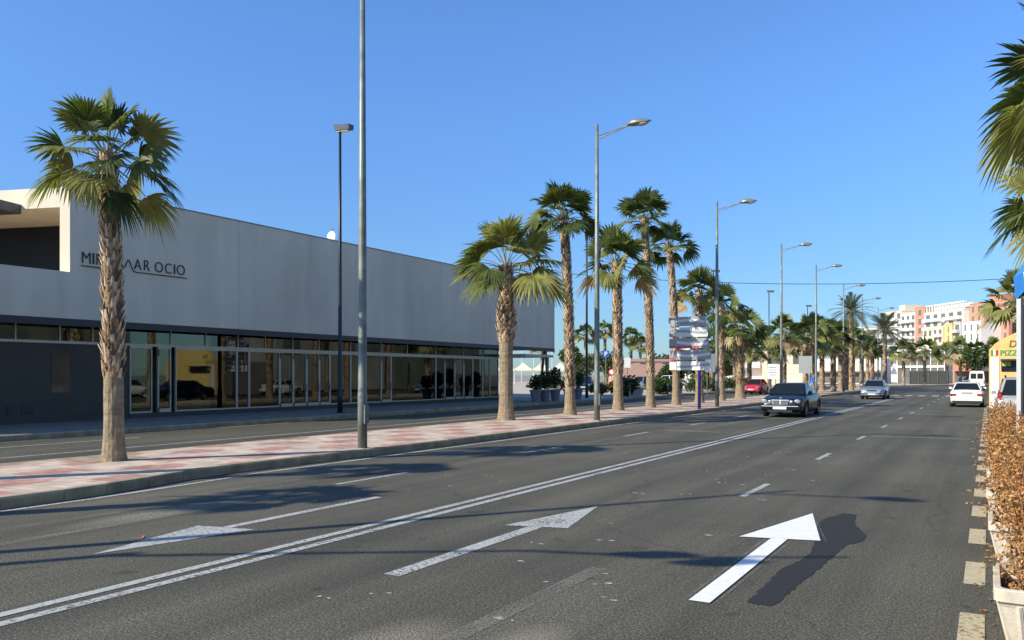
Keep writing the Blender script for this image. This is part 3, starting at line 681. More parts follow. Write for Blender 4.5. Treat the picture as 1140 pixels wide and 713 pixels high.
# date palms
def date_crown(seed, R0=2.7, n=40):
    random.seed(seed); b = MB()
    for i in range(n):
        t = (i + .5) / n; pol = R(8 + 95 * t ** .75); az = i * 2.39996 + random.uniform(-.2, .2)
        d = Vector((math.sin(pol) * math.cos(az), math.sin(pol) * math.sin(az), math.cos(pol))); s = Vector((-math.sin(az), math.cos(az), 0))
        L = R0 * random.uniform(.95, 1.15); K = 9; pts = [d * L * (k / K) + Vector((0, 0, -L * (.28 + .35 * t) * (k / K) ** 2)) for k in range(K + 1)]
        b.tube(pts, [.03 * (1 - .8 * k / K) for k in range(K + 1)], 3, 2, False)
        mi = random.choice((0, 0, 1))
        for k in range(1, 34):
            u = .12 + .87 * k / 34; f = u * K; q = int(min(f, K - 1)); p = pts[q].lerp(pts[q + 1], f - q); ax = (pts[q + 1] - pts[q]).normalized(); nn = s.cross(ax)
            if nn.z < 0: nn = -nn
            ll = R0 * .17 * math.sin(math.pi * (.12 + .8 * u)) + .12
            for sg in (-1, 1):
                e = p + (s * sg * .85 + ax * .55 + nn * .3).normalized() * ll - Vector((0, 0, ll * .25)); wv_ = ax * .028
                b.face([p - wv_, p + wv_, e], mi)
    return b
dc = date_crown(4).mesh('crown', DATE)
TD = trunk_mesh(77, 8, .24, .2, .05, (0, 0), .8, rough=.6)[0].mesh('trunk', TRUNK)
for i, (x, y, h, s, l) in enumerate(((-10.7, 92, 8.2, 1.0, 'taller date palm with feathery leaves above the silver car'), (-8.7, 104, 6.7, 1.15, 'shorter date palm with feathery leaves in front of the apartment blocks'))):
    t = thing('date_palm', l, 'palm tree', (x - 1.6, y, .15), 0, 'date palms'); link('trunk', TD, t, sc=(1, 1, h / 8)); link('crown', dc, t, (0, 0, h), i * 2, s)

# ================================================================ BUSHY TREES AND SHRUBS
def leaf_cloud(b, c, r, n, size, mats=(0, 1, 2), wts=(3, 4, 2), flat=1.):
    for _ in range(n):
        v = Vector((random.gauss(0, 1), random.gauss(0, 1), random.gauss(0, 1))).normalized() * (random.random() ** .4)
        p = Vector((c[0] + v.x * r[0], c[1] + v.y * r[1], c[2] + v.z * r[2])); s = size * random.uniform(.6, 1.4)
        u = Vector((random.gauss(0, 1), random.gauss(0, 1), random.gauss(0, .7))).normalized(); w_ = u.cross(Vector((random.gauss(0, 1), random.gauss(0, 1), random.gauss(0, 1)))).normalized()
        b.face([p - u * s, p + w_ * s * .5, p + u * s, p - w_ * s * .5], random.choices(mats, wts)[0])
def bush_tree(name, label, loc, W, H, trunk_h, pal, seed, n=2600, size=.16, cat='tree', group=None, lobes=9):
    random.seed(seed); t = thing(name, label, cat, loc, 0, group)
    cb = MB(); tb = MB()
    tb.tube([(0, 0, 0), (.05, 0, trunk_h * .6), (0, .05, trunk_h + .3)], [W * .07, W * .05, W * .04], 7)
    for k in range(lobes):
        a = 2 * math.pi * k / lobes + random.uniform(-.4, .4); rr = random.uniform(.2, .62) * W / 2; z = trunk_h + (H - trunk_h) * random.uniform(.28, .8)
        c = (rr * math.cos(a), rr * math.sin(a), z); s = random.uniform(.38, .6)
        tb.tube([(0, 0, trunk_h * .8), tuple(x * .6 for x in c[:2]) + ((trunk_h + z) / 2,), c], [W * .03, W * .02, W * .008], 5)
        leaf_cloud(cb, c, (W / 2 * s, W / 2 * s, (H - trunk_h) * .5 * s * 1.1), n // lobes, size)
    tb.build('trunk', M['bark'], t); cb.build('crown', pal, t); return t
bush_tree('pine_tree', 'dark rounded pine behind the tall palm before the blue signpost', (-39, 112, .14), 9, 4.4, 1.5, TREEL, 1, 4200, .26, lobes=12)
bush_tree('pine_tree', 'broad dark pine seen between the tall palm trunks', (-33, 110, .14), 8, 4.0, 1.2, TREEL, 2, 3600, .26, lobes=12)
bush_tree('leafy_tree', 'pruned yellow green tree next to the parking sign', (-38.5, 80, .14), 2.8, 4.7, 2.2, [TREEL[1], TREEL[2], TREEL[0]], 3, 1600, .2, lobes=6)
bush_tree('olive_tree', 'pale olive tree just beyond the open end of the white building', (-42.8, 92, .14), 4.6, 4.4, 1.2, OLIVE, 4, 2200, .2)
bush_tree('olive_tree', 'pale olive tree behind the second black post', (-39.8, 92, .14), 4.0, 4.4, 1.2, OLIVE, 5, 2000, .2)
bush_tree('leafy_tree', 'olive green tree behind the stout low palm', (-28, 100, .14), 5, 4.2, 1.6, [TREEL[1], OLIVE[0], TREEL[2]], 6, 3000, .22)
bush_tree('leafy_tree', 'round green tree to the side of the sign panels', (-29.5, 86, .14), 3.4, 2.8, .8, TREEL, 26, 1800, .2)
def shrub(label, loc, W, H, pal, seed, n=900, size=.1, group=None):
    random.seed(seed); b = MB()
    for k in range(5): 
        c = (random.uniform(-.3, .3) * W, random.uniform(-.3, .3) * W, H * random.uniform(.3, .62)); leaf_cloud(b, c, (W * .34, W * .34, H * .4), n // 5, size)
    for k in range(6):
        a = k * 1.05; b.tube([(0, 0, 0), (.25 * W * math.cos(a), .25 * W * math.sin(a), H * .5)], [.03, .01], 4, 2)
    o = b.build('shrub', pal); o.location = loc; return tag(o, label, 'shrub', group)
shrub('dark shrub at the foot of the tall palm before the blue signpost', (-23.9, 58.5, .15), 2.0, 1.6, TREEL, 11, 1500, .13)
shrub('spiky olive green shrub beside the orange barrier', (-27.2, 62.0, .15), 2.2, 1.1, OLIVE, 12, 1300, .13)
shrub('dark shrub under the stack of sign panels', (-24.2, 66, .15), 2.2, 1.5, TREEL, 13, 1500, .13)
shrub('round green shrub between the two palms past the blue signpost', (-23.6, 69.5, .15), 2.2, 1.5, [TREEL[0], OLIVE[0], TREEL[1]], 14, 1300, .13)
# clipped hedge behind the red car
random.seed(9); b = MB()
for k in range(26): leaf_cloud(b, (0, k * .9, .75), (.6, .7, .7), 150, .12)
o = b.build('clipped_hedge', TREEL); o.location = (-24.5, 76, .15); tag(o, 'long clipped green hedge behind the red car', 'hedge')
# potted shrubs
pm = MB(); pm.lathe([(.22, 0), (.24, .05), (.34, .62), (.38, .63), (.38, .72), (.32, .72), (.31, .6)], 18, caps=False); pm.lathe([(.001, .6), (.31, .6)], 18, 0, caps=False)
pot_me = pm.mesh('pot', mat('grey plastic pot', (.20, .21, .23), .6, .1)); soil = M['earth']
random.seed(12); sb = MB(); 
for k in range(7):
    a = k * .9; sb.tube([(0, 0, .6), (.1 * math.cos(a), .1 * math.sin(a), 1.2), (.3 * math.cos(a), .3 * math.sin(a), 1.9)], [.015, .01, .004], 4, 2)
leaf_cloud(sb, (0, 0, 1.45), (.42, .42, .6), 420, .10); sh_me = sb.mesh('shrub', TREEL)
for i, y in enumerate((43.9, 45.1, 46.5, 48.4, 49.8)):
    t = thing('potted_shrub', '%s grey pot with a dark shrub, counted from the glazed shop fronts' % ORD[i], 'potted plant', (-23.6, y, .15), i * 1.1, 'grey pots with shrubs'); link('pot', pot_me, t); link('shrub', sh_me, t, sc=(1, 1, .8 + .12 * (i % 3)))

# ================================================================ STREET LAMPS
def pole_lamp(h=10.45):
    t = thing('street_lamp', 'x', 'street lamp', (0, 0, .15), 0, 'tall street lamps along the kerb')
    b = MB(); b.lathe([(.105, 0), (.105, 1.2), (.098, 1.25), (.085, h * .5), (.052, h), (.0, h + .01)], 14); b.build('pole', M['galv'], t, smooth=True)
    b = MB(); b.box(-.12, .12, -.12, .12, 0, .02); b.build('base_plate', M['galv'], t); b = MB(); b.box(.095, .125, -.07, .07, .55, .95); b.build('fuse_cover', M['galv'], t)
    a = MB(); a.tube([(0, 0, h - .42), (1.25, 0, h - .20)], .022, 6); a.tube([(0, 0, h - .55), (1.25, 0, h - .22)], .018, 6); a.build('arm', M['galv'], t)
    hd = MB(); out = []
    for k in range(9):
        u = k / 8; x = 1.15 + .85 * u; prof = math.sin(math.pi * min(1, .10 + .86 * u ** .75)); wy = .17 * prof + .01; wz = .15 * prof + .012; zc = h - .20 + .02 * u
        out.append([(x, wy * math.cos(q), zc + wz * max(0, math.sin(q)) + (-.045 * prof if math.sin(q) < -.01 else 0)) for q in [2 * math.pi * j / 14 for j in range(14)]])
    hd.rings(out); H = hd.build('lamp_head', M['lamp_head'], t, smooth=True)
    gl = MB(); out = []
    for k in range(7):
        u = k / 6; x = 1.42 + .5 * u; pr = math.sin(math.pi * (.06 + .88 * u)); out.append([(x, .13 * pr * math.cos(q), h - .225 + .085 * pr * min(.3, math.sin(q))) for q in [2 * math.pi * j / 12 for j in range(12)]])
    gl.rings(out); gl.build('lamp_glass', M['lamp_glass'], H, smooth=True)
    return t
lp = pole_lamp(); bpy.context.view_layer.update()
spots = [(-11.75, -.1, 'tall grey street lamp on the kerb just outside the view'), (-11.85, 14.06, 'nearest tall grey street lamp, its head above the view'), (-11.95, 26.8, 'street lamp with its whole head showing, among the tall palms'), (-11.95, 41.7, 'street lamp just beyond the blue signpost'),
         (-12.05, 57.3, 'street lamp rising behind the dark saloon'), (-11.95, 69.7, 'street lamp before the back of the road sign'), (-12.2, 86.0, 'street lamp next to the silver car'), (-12.4, 101.5, 'most distant street lamp but one'), (-12.4, 117, 'most distant of the tall street lamps')]
for i, (x, y, l) in enumerate(spots):
    o = lp if i == 0 else copy_tree(lp); o.location = (x, y, .15); o['label'] = l
# far ones round the bend
def black_lamp():
    t = thing('black_lamp_post', 'x', 'street lamp', (0, 0, .15), 0, 'black lamp posts by the shop fronts'); h = 12
    b = MB(); b.lathe([(.11, 0), (.11, .9), (.085, .95), (.075, h * .5), (.055, h), (0, h + .01)], 12); b.build('pole', M['black_metal'], t, smooth=True)
    b = MB(); b.box(-.14, .14, -.14, .14, 0, .03); b.build('base_plate', M['black_metal'], t)
    b = MB(); b.rings([[(-.18, -.14, h), (.60, -.14, h - .04), (.60, .14, h - .04), (-.18, .14, h)], [(-.22, -.17, h + .24), (.62, -.17, h + .18), (.62, .17, h + .18), (-.22, .17, h + .24)]]); hd = b.build('lamp_head', M['galv_d'], t)
    b = MB(); b.box(-.1, .5, -.11, .11, h - .07, h - .042); b.build('lamp_glass', M['lamp_glass'], hd); return t
bl = black_lamp(); bpy.context.view_layer.update()
for i, (x, y, l) in enumerate(((-23.9, 26.9, 'nearest black lamp post, in front of the glazed shop fronts'), (-24.6, 53.4, 'black lamp post just past the end of the white building'), (-24.0, 82.5, 'black lamp post behind the palms near the blue signpost'), (-23.8, 106, 'black lamp post beyond the red car'), (-23.7, 131, 'most distant black lamp post'))):
    o = bl if i == 0 else copy_tree(bl); o.location = (x, y, .15); o['label'] = l
# mast with two lamp heads behind the view: it throws the double shadow on the road
t = thing('mast_arm_lamp', 'mast with a long arm and two lamp heads outside the view', 'street lamp', (-12.6, -2.4, .15))
b = MB(); b.lathe([(.11, 0), (.09, 3), (.07, 6)], 12); b.build('pole', M['galv'], t, smooth=True)
b = MB(); b.tube([(0, 0, 5.8), (1.6, .9, 6.05), (3.2, 1.9, 6.1), (4.6, 2.35, 6.1), (6.1, 3.3, 6.0)], [.05, .045, .04, .035, .03], 8); b.build('arm', M['galv'], t)
for p, q in (((3.95, 2.2, 6.08), (4.85, 2.65, 6.0)), ((4.5, 2.0, 6.2), (5.4, 2.55, 6.1))):
    b = MB(); p = Vector(p); q = Vector(q); b.tube([p.lerp(q, k / 6) for k in range(7)], [.02, .09, .13, .15, .14, .1, .02], 10); b.build('lamp_head', M['lamp_head'], t, smooth=True)
# overhead cable
b = MB(); A, Bp = Vector((-38, 62, 11.4)), Vector((14, 74, 9.6))
b.tube([A.lerp(Bp, k / 30) - Vector((0, 0, 1.6 * (1 - (2 * k / 30 - 1) ** 2))) for k in range(31)], .022, 4)
tag(b.build('overhead_cable', M['black_metal']), 'thin dark cable slung across the avenue', 'cable')

# ================================================================ SIGNS
t = thing('directory_sign', 'stack of grey and white direction panels on a blue pole', 'sign', (-11.85, 38.4, .15))
b = MB(); b.lathe([(.075, 0), (.075, 3.9), (0, 3.91)], 12); b.build('pole', M['blue_pole'], t, smooth=True)
sg = mat('silver grey panel', (.34, .36, .37), .4, .08, 3, metal=.2); sw_ = mat('white panel', (.74, .74, .70), .5, .05); sr = mat('red panel strip', (.62, .06, .10), .5, .05)
gap = 0
for i, (z0, z1, x0, x1, c0) in enumerate(((3.94, 4.38, -1.45, .35, sg), (3.42, 3.88, -1.42, .45, sw_), (2.88, 3.36, -1.42, .5, sg), (2.34, 2.80, -1.42, .6, sg), (1.84, 2.26, -1.40, .62, sw_))):
    b = MB(); b.rings([[(x0 + .12, .10, z0), (x1, .10, z0), (x1, .16, z0), (x0 + .12, .16, z0)], [(x0 + .3, .10, z1), (x1 - .1, .10, z1), (x1 - .1, .16, z1), (x0 + .3, .16, z1)]]) if False else b.box(x0 + .34, x1, -.16, -.10, z0, z1)
    pn = b.build('panel', c0, t)
    b = MB(); b.box(x0 - .05, x0 + .26, -.04, .02, z0 + .02, z1 - .02); b.build('side_panel', sg if i != 4 else sw_, t)
    # pale curved band and coloured strip on the panel face
    b = MB(); N = 10; base = []
    for k in range(N + 1):
        u = k / N; x = x0 + .36 + (x1 - x0 - .40) * u; zc = z0 + (z1 - z0) * (.5 + .12 * math.sin(u * 4 + i)); base.append((x, zc))
    for k in range(N):
        (xa, za), (xb, zb) = base[k], base[k + 1]; hgt = (z1 - z0) * .13
        b.face([(xa, -.163, max(z0 + .01, za - hgt)), (xb, -.163, max(z0 + .01, zb - hgt)), (xb, -.163, min(z1 - .01, zb + hgt)), (xa, -.163, min(z1 - .01, za + hgt))])
    b.build('panel_marking', sw_ if c0 is sg else sg, pn)
    if i in (2, 3):
        b = MB(); b.box(x0 + .345, x1 - .5, -.166, -.162, z0 + .01, z0 + .11) if i == 2 else b.box(x0 + .345, x0 + .8, -.166, -.162, z1 - .07, z1 - .01); b.build('panel_strip', sr, pn)
        b = MB(); b.box(x0 - .04, x0 + .25, -.046, -.042, z0 + .03, z0 + .12); b.build('panel_strip', sr, t)
b = MB(); b.box(-1.05, -.98, -.09, -.03, 1.86, 4.3); b.build('bracket', M['galv_d'], t)
b = MB(); b.tube([(-.3, 0, 4.3), (.2, 0, 4.65), (.3, 0, 4.3)], .03, 5); b.build('finial', M['galv_d'], t)

def flat_sign(name, label, loc, rz, w_, h_, z, pc, posts=(0,), marks_=None, ph=None):
    t = thing(name, label, 'road sign', loc, rz)
    b = MB(); b.box(-w_ / 2, w_ / 2, -.05, -.03, z, z + h_); pn = b.build('panel', pc, t)
    for p in posts: 
        b = MB(); b.tube([(p, 0, 0), (p, 0, ph or z + h_ - .05)], .035, 8); b.build('post', M['galv'], t)
    for (x0, x1, z0, z1, m) in marks_ or []:
        b = MB(); b.box(x0, x1, -.056, -.052, z + z0, z + z1); b.build('marking', m, pn)
    return t
sgb = mat('road sign back', (.36, .38, .36), .5, .08, 2, metal=.3); blue = mat('sign blue', (.01, .10, .42), .5, .05); rd = mat('sign red', (.55, .02, .02), .5, .05)
flat_sign('road_sign', 'blank grey back of a square road sign on a thin pale post', (-11.95, 71.2 - 6, .15), R(6), .95, 1.3, 1.75, sgb)
flat_sign('road_sign', 'large grey road sign seen from behind, above the dark saloon', (-19.4, 66.5, 0), R(25), 1.2, 1.5, 2.0, sgb, (-.45, .45))
flat_sign('road_sign', 'white board on two short posts near the red car', (-17.0+2.0, 68.0, .15), R(10), .75, 1.2, 1.3, M['white'], (-.25, .25), [(-.3, .3, .3 + .2 * k, .34 + .2 * k, M['galv_d']) for k in range(4)])
flat_sign('parking_sign', 'blue parking sign behind the tall street lamp', (-31.2, 72, .15), R(20), .62, .62, 3.3, blue, (0,), [(-.12, -.04, .1, .52, M['white']), (-.04, .12, .44, .52, M['white']), (.06, .14, .32, .5, M['white']), (-.04, .12, .28, .34, M['white'])])
t = thing('prohibition_sign', 'small round red and white road sign under the blue parking sign', 'road sign', (-30.6, 72, .15), R(20))
b = MB(); b.lathe([(.3, -.04), (.3, -.06)], 24, axis='y', c=(0, 0, 1.9)); b.build('disc', rd, t); b = MB(); b.lathe([(.21, -.061), (.21, -.066)], 24, axis='y', c=(0, 0, 1.9)); b.build('disc_centre', M['white'], t); b = MB(); b.tube([(0, 0, 0), (0, 0, 2.2)], .03, 8); b.build('post', M['galv'], t)
# tall thin rectangular sign further on
flat_sign('road_sign', 'white rectangular sign beyond the sign panels', (-25.0, 62, .15), R(20), .5, .8, 2.2, M['white'])

# orange barrier
og = mat('orange plastic', (.75, .30, .04), .5, .08)
for i, (x, y) in enumerate(((-29.6, 69.8), (-28.3, 70.7))):
    t = thing('orange_barrier', 'orange slatted barrier, %s the tall street lamp' % ('nearer' if i == 0 else 'farther from'), 'barrier', (x, y, .15), R(32), 'orange barriers on the plaza')
    for k in range(6):
        b = MB(); b.box(-.62 + .22 * k, -.50 + .22 * k, -.03, .03, .08, .98); b.build('slat', og, t)
    for za in (.25, .75): b = MB(); b.box(-.66, .72, -.045, -.032, za, za + .1); b.build('rail', og, t)
    for xa in (-.6, .5): b = MB(); b.box(xa, xa + .1, -.25, .25, 0, .07); b.build('foot', og, t)
# bollards
bm = MB(); bm.lathe([(.08, 0), (.08, .8), (.05, .9), (0, .93)], 10); bme = bm.mesh('bollard', mat('pale bollard', (.5, .45, .36), .8, .1))
for i, (x, y) in enumerate(((-23.2, 58.0), (-23.2, 63.0), (-23.2, 66.5), (-23.2, 70.0))):
    o = link('bollard', bme, None, (x, y, .15)); tag(o, 'pale bollard at the plaza kerb, %s from the black lamp post' % ORD[i], 'bollard', 'bollards at the plaza kerb')
# stone planter boxes on the plaza
for i, (x, y, l) in enumerate(((-24.4, 61.5, 'low pale stone trough on the plaza beside the spiky shrub'), (-24.6, 67.8, 'low pale stone trough behind the sign pole'))):
    t = thing('stone_trough', l, 'planter', (x, y, .15), R(10)); b = MB(); b.rings([[(-.75, -.3, 0), (.75, -.3, 0), (.75, .3, 0), (-.75, .3, 0)], [(-.9, -.4, .6), (.9, -.4, .6), (.9, .4, .6), (-.9, .4, .6)]]); b.build('box', M['plaza'], t, bevel=.02)

# market tents and masts
def tent(label, loc, wd, rz):
    t = thing('market_tent', label, 'tent', loc, rz, 'cream tents on the plaza'); h = wd / 2
    b = MB(); rg = []
    for f, z in ((1, 2.35), (1, 2.6), (.55, 3.1), (.25, 3.55), (.02, 3.9)): rg.append([(h * f * x, h * f * y, z) for x, y in ((-1, -1), (1, -1), (1, 1), (-1, 1))])
    b.rings(rg, cap0=False); b.build('canvas', M['cream'], t)
    for x in (-1, 1):
        for y in (-1, 1): b = MB(); b.tube([(h * x * .96, h * y * .96, 0), (h * x * .96, h * y * .96, 2.4)], .04, 6); b.build('pole', M['white'], t)
for i, (x, y) in enumerate(((-75.5, 129), (-73, 131), (-70.3, 133), (-67.5, 135))): tent('cream pointed tent on the plaza, %s from the white building' % ORD[i], (x, y, .14), 3.4, R(30))
for i, (x, y, h) in enumerate(((-90, 157, 9), (-88.4, 158, 8), (-86.5, 160, 9.5), (-83, 162, 8.5))):
    b = MB(); b.tube([(0, 0, 0), (0, 0, h)], [.06, .03], 6); b.tube([(-.6, 0, h * .7), (.6, 0, h * .7)], .02, 4); o = b.build('boat_mast', M['white']); o.location = (x, y, 0); tag(o, 'thin white boat mast above the cream tents, %s of the cluster' % ORD[i], 'mast', 'boat masts behind the tents')
dist = [(-57, 108, 6.2), (-49.5, 107, 7.3), (-47.8, 110, 8.0), (-45, 113, 7.0), (-43.2, 112, 6.0)]
for i, (x, y, h) in enumerate(dist):
    t = thing('palm_tree', 'small distant palm above the plaza cars, %s past the white building' % ORD[i], 'palm tree', (x, y, .14), i * 1.3, 'distant palms on the plaza'); link('trunk', TM[i % 3], t, sc=(.8, .8, h / 5.2)); link('crown', c5, t, (0, 0, h), 0, .95)

# ================================================================ CARS
def paintm(name, col, metal=.0, rough=.28): return mat(name, col, rough, .04, 2, metal=metal, coat=.7)
TY = mat('tyre rubber', (.014, .014, .014), .8, .2, 20); RIM = mat('wheel rim', (.38, .39, .40), .3, .05, 5, metal=.8); BLK = mat('black plastic', (.015, .015, .016), .6, .1)
CHR = mat('chrome trim', (.72, .72, .70), .3, 0, metal=.6); HL = mat('headlight lens', (.36, .38, .38), .08, .1, 9, spec=.9, metal=.3); TL = mat('tail light red', (.28, .012, .01), .2, .1, 9); PL = mat('licence plate', (.70, .70, .66), .5, 0)
def wheel_meshes(r=.31, wd=.2):
    a = MB(); a.lathe([(r * .62, -wd / 2), (r * .93, -wd / 2), (r, -wd / 2 + .03), (r, wd / 2 - .03), (r * .93, wd / 2), (r * .62, wd / 2)], 28, axis='x', caps=False)
    h = MB(); h.lathe([(.001, -wd * .3), (r * .64, -wd * .3)], 20, 0, axis='x', caps=False); h.lathe([(r * .56, wd / 2 - .035), (r * .64, wd / 2 - .01), (r * .64, -wd / 2 + .01), (r * .56, -wd / 2 + .035)], 28, axis='x', caps=False)
    for k in range(7):
        q = 2 * math.pi * k / 7; c, s = math.cos(q), math.sin(q); tx, ty = -s, c; ww = .035
        for sx in (wd / 2 - .03, -wd / 2 + .03):
            h.face([(sx, c * .03 + tx * ww, s * .03 + ty * ww), (sx, c * .03 - tx * ww, s * .03 - ty * ww), (sx, c * r * .6 - tx * ww * .8, s * r * .6 - ty * ww * .8), (sx, c * r * .6 + tx * ww * .8, s * r * .6 + ty * ww * .8)])
    h.lathe([(.05, -wd / 2 + .02), (.05, wd / 2 - .02)], 10, axis='x')
    return a.mesh('tyre', TY, True), h.mesh('rim', RIM)
WT, WR = wheel_meshes()
def car(name, label, cat, loc, rz, pm_, L, W, prof, gh, H, wheels, front=None, rear=None, rails=False, hood_seam=True):
    """prof: list of (y, z_top, half width factor, z_bottom); gh: base front, roof front, roof rear, base rear (y), base z"""
    t = thing(name, label, cat, loc, rz)
    hw = W / 2; rg = []
    for y, zt, wf, zb in prof:
        w_ = hw * wf; half = [(0, zt + .03), (w_ * .5, zt + .022), (w_ * .80, zt - .004), (w_ * .93, zt - .05), (w_ * .985, zt - .16), (w_, (zt + zb) / 2), (w_ * .985, zb + .1), (w_ * .92, zb), (0, zb)]
        ring = [(x, y, z) for x, z in half] + [(-x, y, z) for x, z in half[-2:0:-1]]; rg.append(ring)
    b = MB(); b.rings(rg); body = b.build('body', pm_, t, smooth=True)
    # wheel arches
    cb = MB()
    for wy in wheels:
        for sx in (-1, 1): cb.lathe([(.36, sx * (hw - .27)), (.36, sx * (hw + .1))][::sx], 24, axis='x', c=(0, wy, .31), mi=0)
    cut = cb.build('cut', BLK); cut.parent = t
    bm_ = bmesh.new(); bm_.from_mesh(body.data); bmesh.ops.recalc_face_normals(bm_, faces=bm_.faces); bm_.to_mesh(body.data); bm_.free()
    bm_ = bmesh.new(); bm_.from_mesh(cut.data); bmesh.ops.recalc_face_normals(bm_, faces=bm_.faces); bm_.to_mesh(cut.data); bm_.free()
    body.data.materials.append(BLK)
    for p in cut.data.polygons: p.material_index = 0
    md = body.modifiers.new('b', 'BOOLEAN'); md.object = cut; md.operation = 'DIFFERENCE'; md.solver = 'EXACT'; md.material_mode = 'TRANSFER'
    dg = bpy.context.evaluated_depsgraph_get(); me = bpy.data.meshes.new_from_object(body.evaluated_get(dg)); body.modifiers.clear(); body.data = me; bpy.data.objects.remove(cut)
    # greenhouse
    f0, f1, r1, r0, zb = gh; wb, wr = hw * .90, hw * .70
    zr = H - .03
    g = MB(); g.rings([[(-wb * .97, f0, zb), (wb * .97, f0, zb), (wb, (f0 + r0) / 2, zb), (wb * .95, r0, zb), (-wb * .95, r0, zb), (-wb, (f0 + r0) / 2, zb)],
             [(-wr * .96, f1, zr - .02), (wr * .96, f1, zr - .02), (wr, (f1 + r1) / 2, zr), (wr * .94, r1, zr - .03), (-wr * .94, r1, zr - .03), (-wr, (f1 + r1) / 2, zr)],
             [(-wr * .7, f1 - .22, H - .006), (wr * .7, f1 - .22, H - .006), (wr * .75, (f1 + r1) / 2, H), (wr * .7, r1 + .22, H - .01), (-wr * .7, r1 + .22, H - .01), (-wr * .75, (f1 + r1) / 2, H)]])
    rf = g.build('roof', pm_, t, bevel=.02)
    def quad(name, P, inset_, off, m):
        P = [Vector(p) for p in P]; c = sum(P, Vector()) / 4; n = (P[1] - P[0]).cross(P[3] - P[0]).normalized()
        q = []
        for p in P: q.append(p + (c - p) * inset_)
        b = MB(); b.rings([[p - n * .01 for p in q], [p + n * off for p in q]]); return b.build(name, m, t)
    def lerp3(a, b_, k): return Vector(a).lerp(Vector(b_), k)
    A, B_ = Vector((-wb * .97, f0, zb)), Vector((wb * .97, f0, zb)); D, E_ = Vector((-wr * .96, f1, zr - .02)), Vector((wr * .96, f1, zr - .02))
    sgn = 1 if f0 > f1 else -1
    quad('windscreen', [B_, A, D, E_], .085, .012, M['car_glass'])
    A, B_ = Vector((-wb * .95, r0, zb)), Vector((wb * .95, r0, zb)); D, E_ = Vector((-wr * .94, r1, zr - .03)), Vector((wr * .94, r1, zr - .03))
    quad('rear_window', [A, B_, E_, D], .10, .012, M['car_glass'])
    for sx in (-1, 1):
        mid0 = Vector((sx * wb, (f0 + r0) / 2, zb)); mid1 = Vector((sx * wr, (f1 + r1) / 2, zr))
        fr0 = Vector((sx * wb * .97, f0, zb)); fr1 = Vector((sx * wr * .96, f1, zr - .02)); re0 = Vector((sx * wb * .95, r0, zb)); re1 = Vector((sx * wr * .94, r1, zr - .03))
        for P in ([fr0, mid0, mid1, fr1], [mid0, re0, re1, mid1]):
            P = P if sx < 0 else P[::-1]; quad('side_window', P, .10, .010, M['car_glass'])
        b = MB(); b.rings([[(sx * (wb + .01), f0 - .28, zb + .03), (sx * (wb + .18), f0 - .30, zb + .03), (sx * (wb + .18), f0 - .22, zb + .03), (sx * (wb + .01), f0 - .18, zb + .03)], [(sx * (wb + .04), f0 - .28, zb + .16), (sx * (wb + .19), f0 - .30, zb + .15), (sx * (wb + .19), f0 - .22, zb + .15), (sx * (wb + .04), f0 - .18, zb + .16)]]); b.build('mirror', pm_, t, bevel=.02)
        if rails: b = MB(); b.tube([(sx * wr * .85, f1 - .3, H), (sx * wr * .85, f1 - .4, H + .06), (sx * wr * .85, r1 + .3, H + .06), (sx * wr * .85, r1 + .1, H)], .018, 6); b.build('roof_rail', BLK, t)
        b = MB()
        for wy in wheels: pass
    for wy in wheels:
        for sx in (-1, 1):
            wh = bpy.data.objects.new('wheel', None); C.objects.link(wh); wh.parent = t; wh.location = (sx * (hw - .12), wy, .31); link('tyre', WT, wh); link('rim', WR, wh)
    # black sill
    b = MB(); b.box(-hw * .9, hw * .9, wheels[1] + .45, wheels[0] - .45, .16, .25); b.build('sill', BLK, t)
    yF, yR = prof[-1][0], prof[0][0]
    def bx(name, x0, x1, y0, y1, z0, z1, m, bev=.015, par=t): b = MB(); b.box(x0, x1, y0, y1, z0, z1); return b.build(name, m, par, bevel=bev)
    if front: front(t, bx, yF, hw)
    if rear: rear(t, bx, yR, hw)
    return t

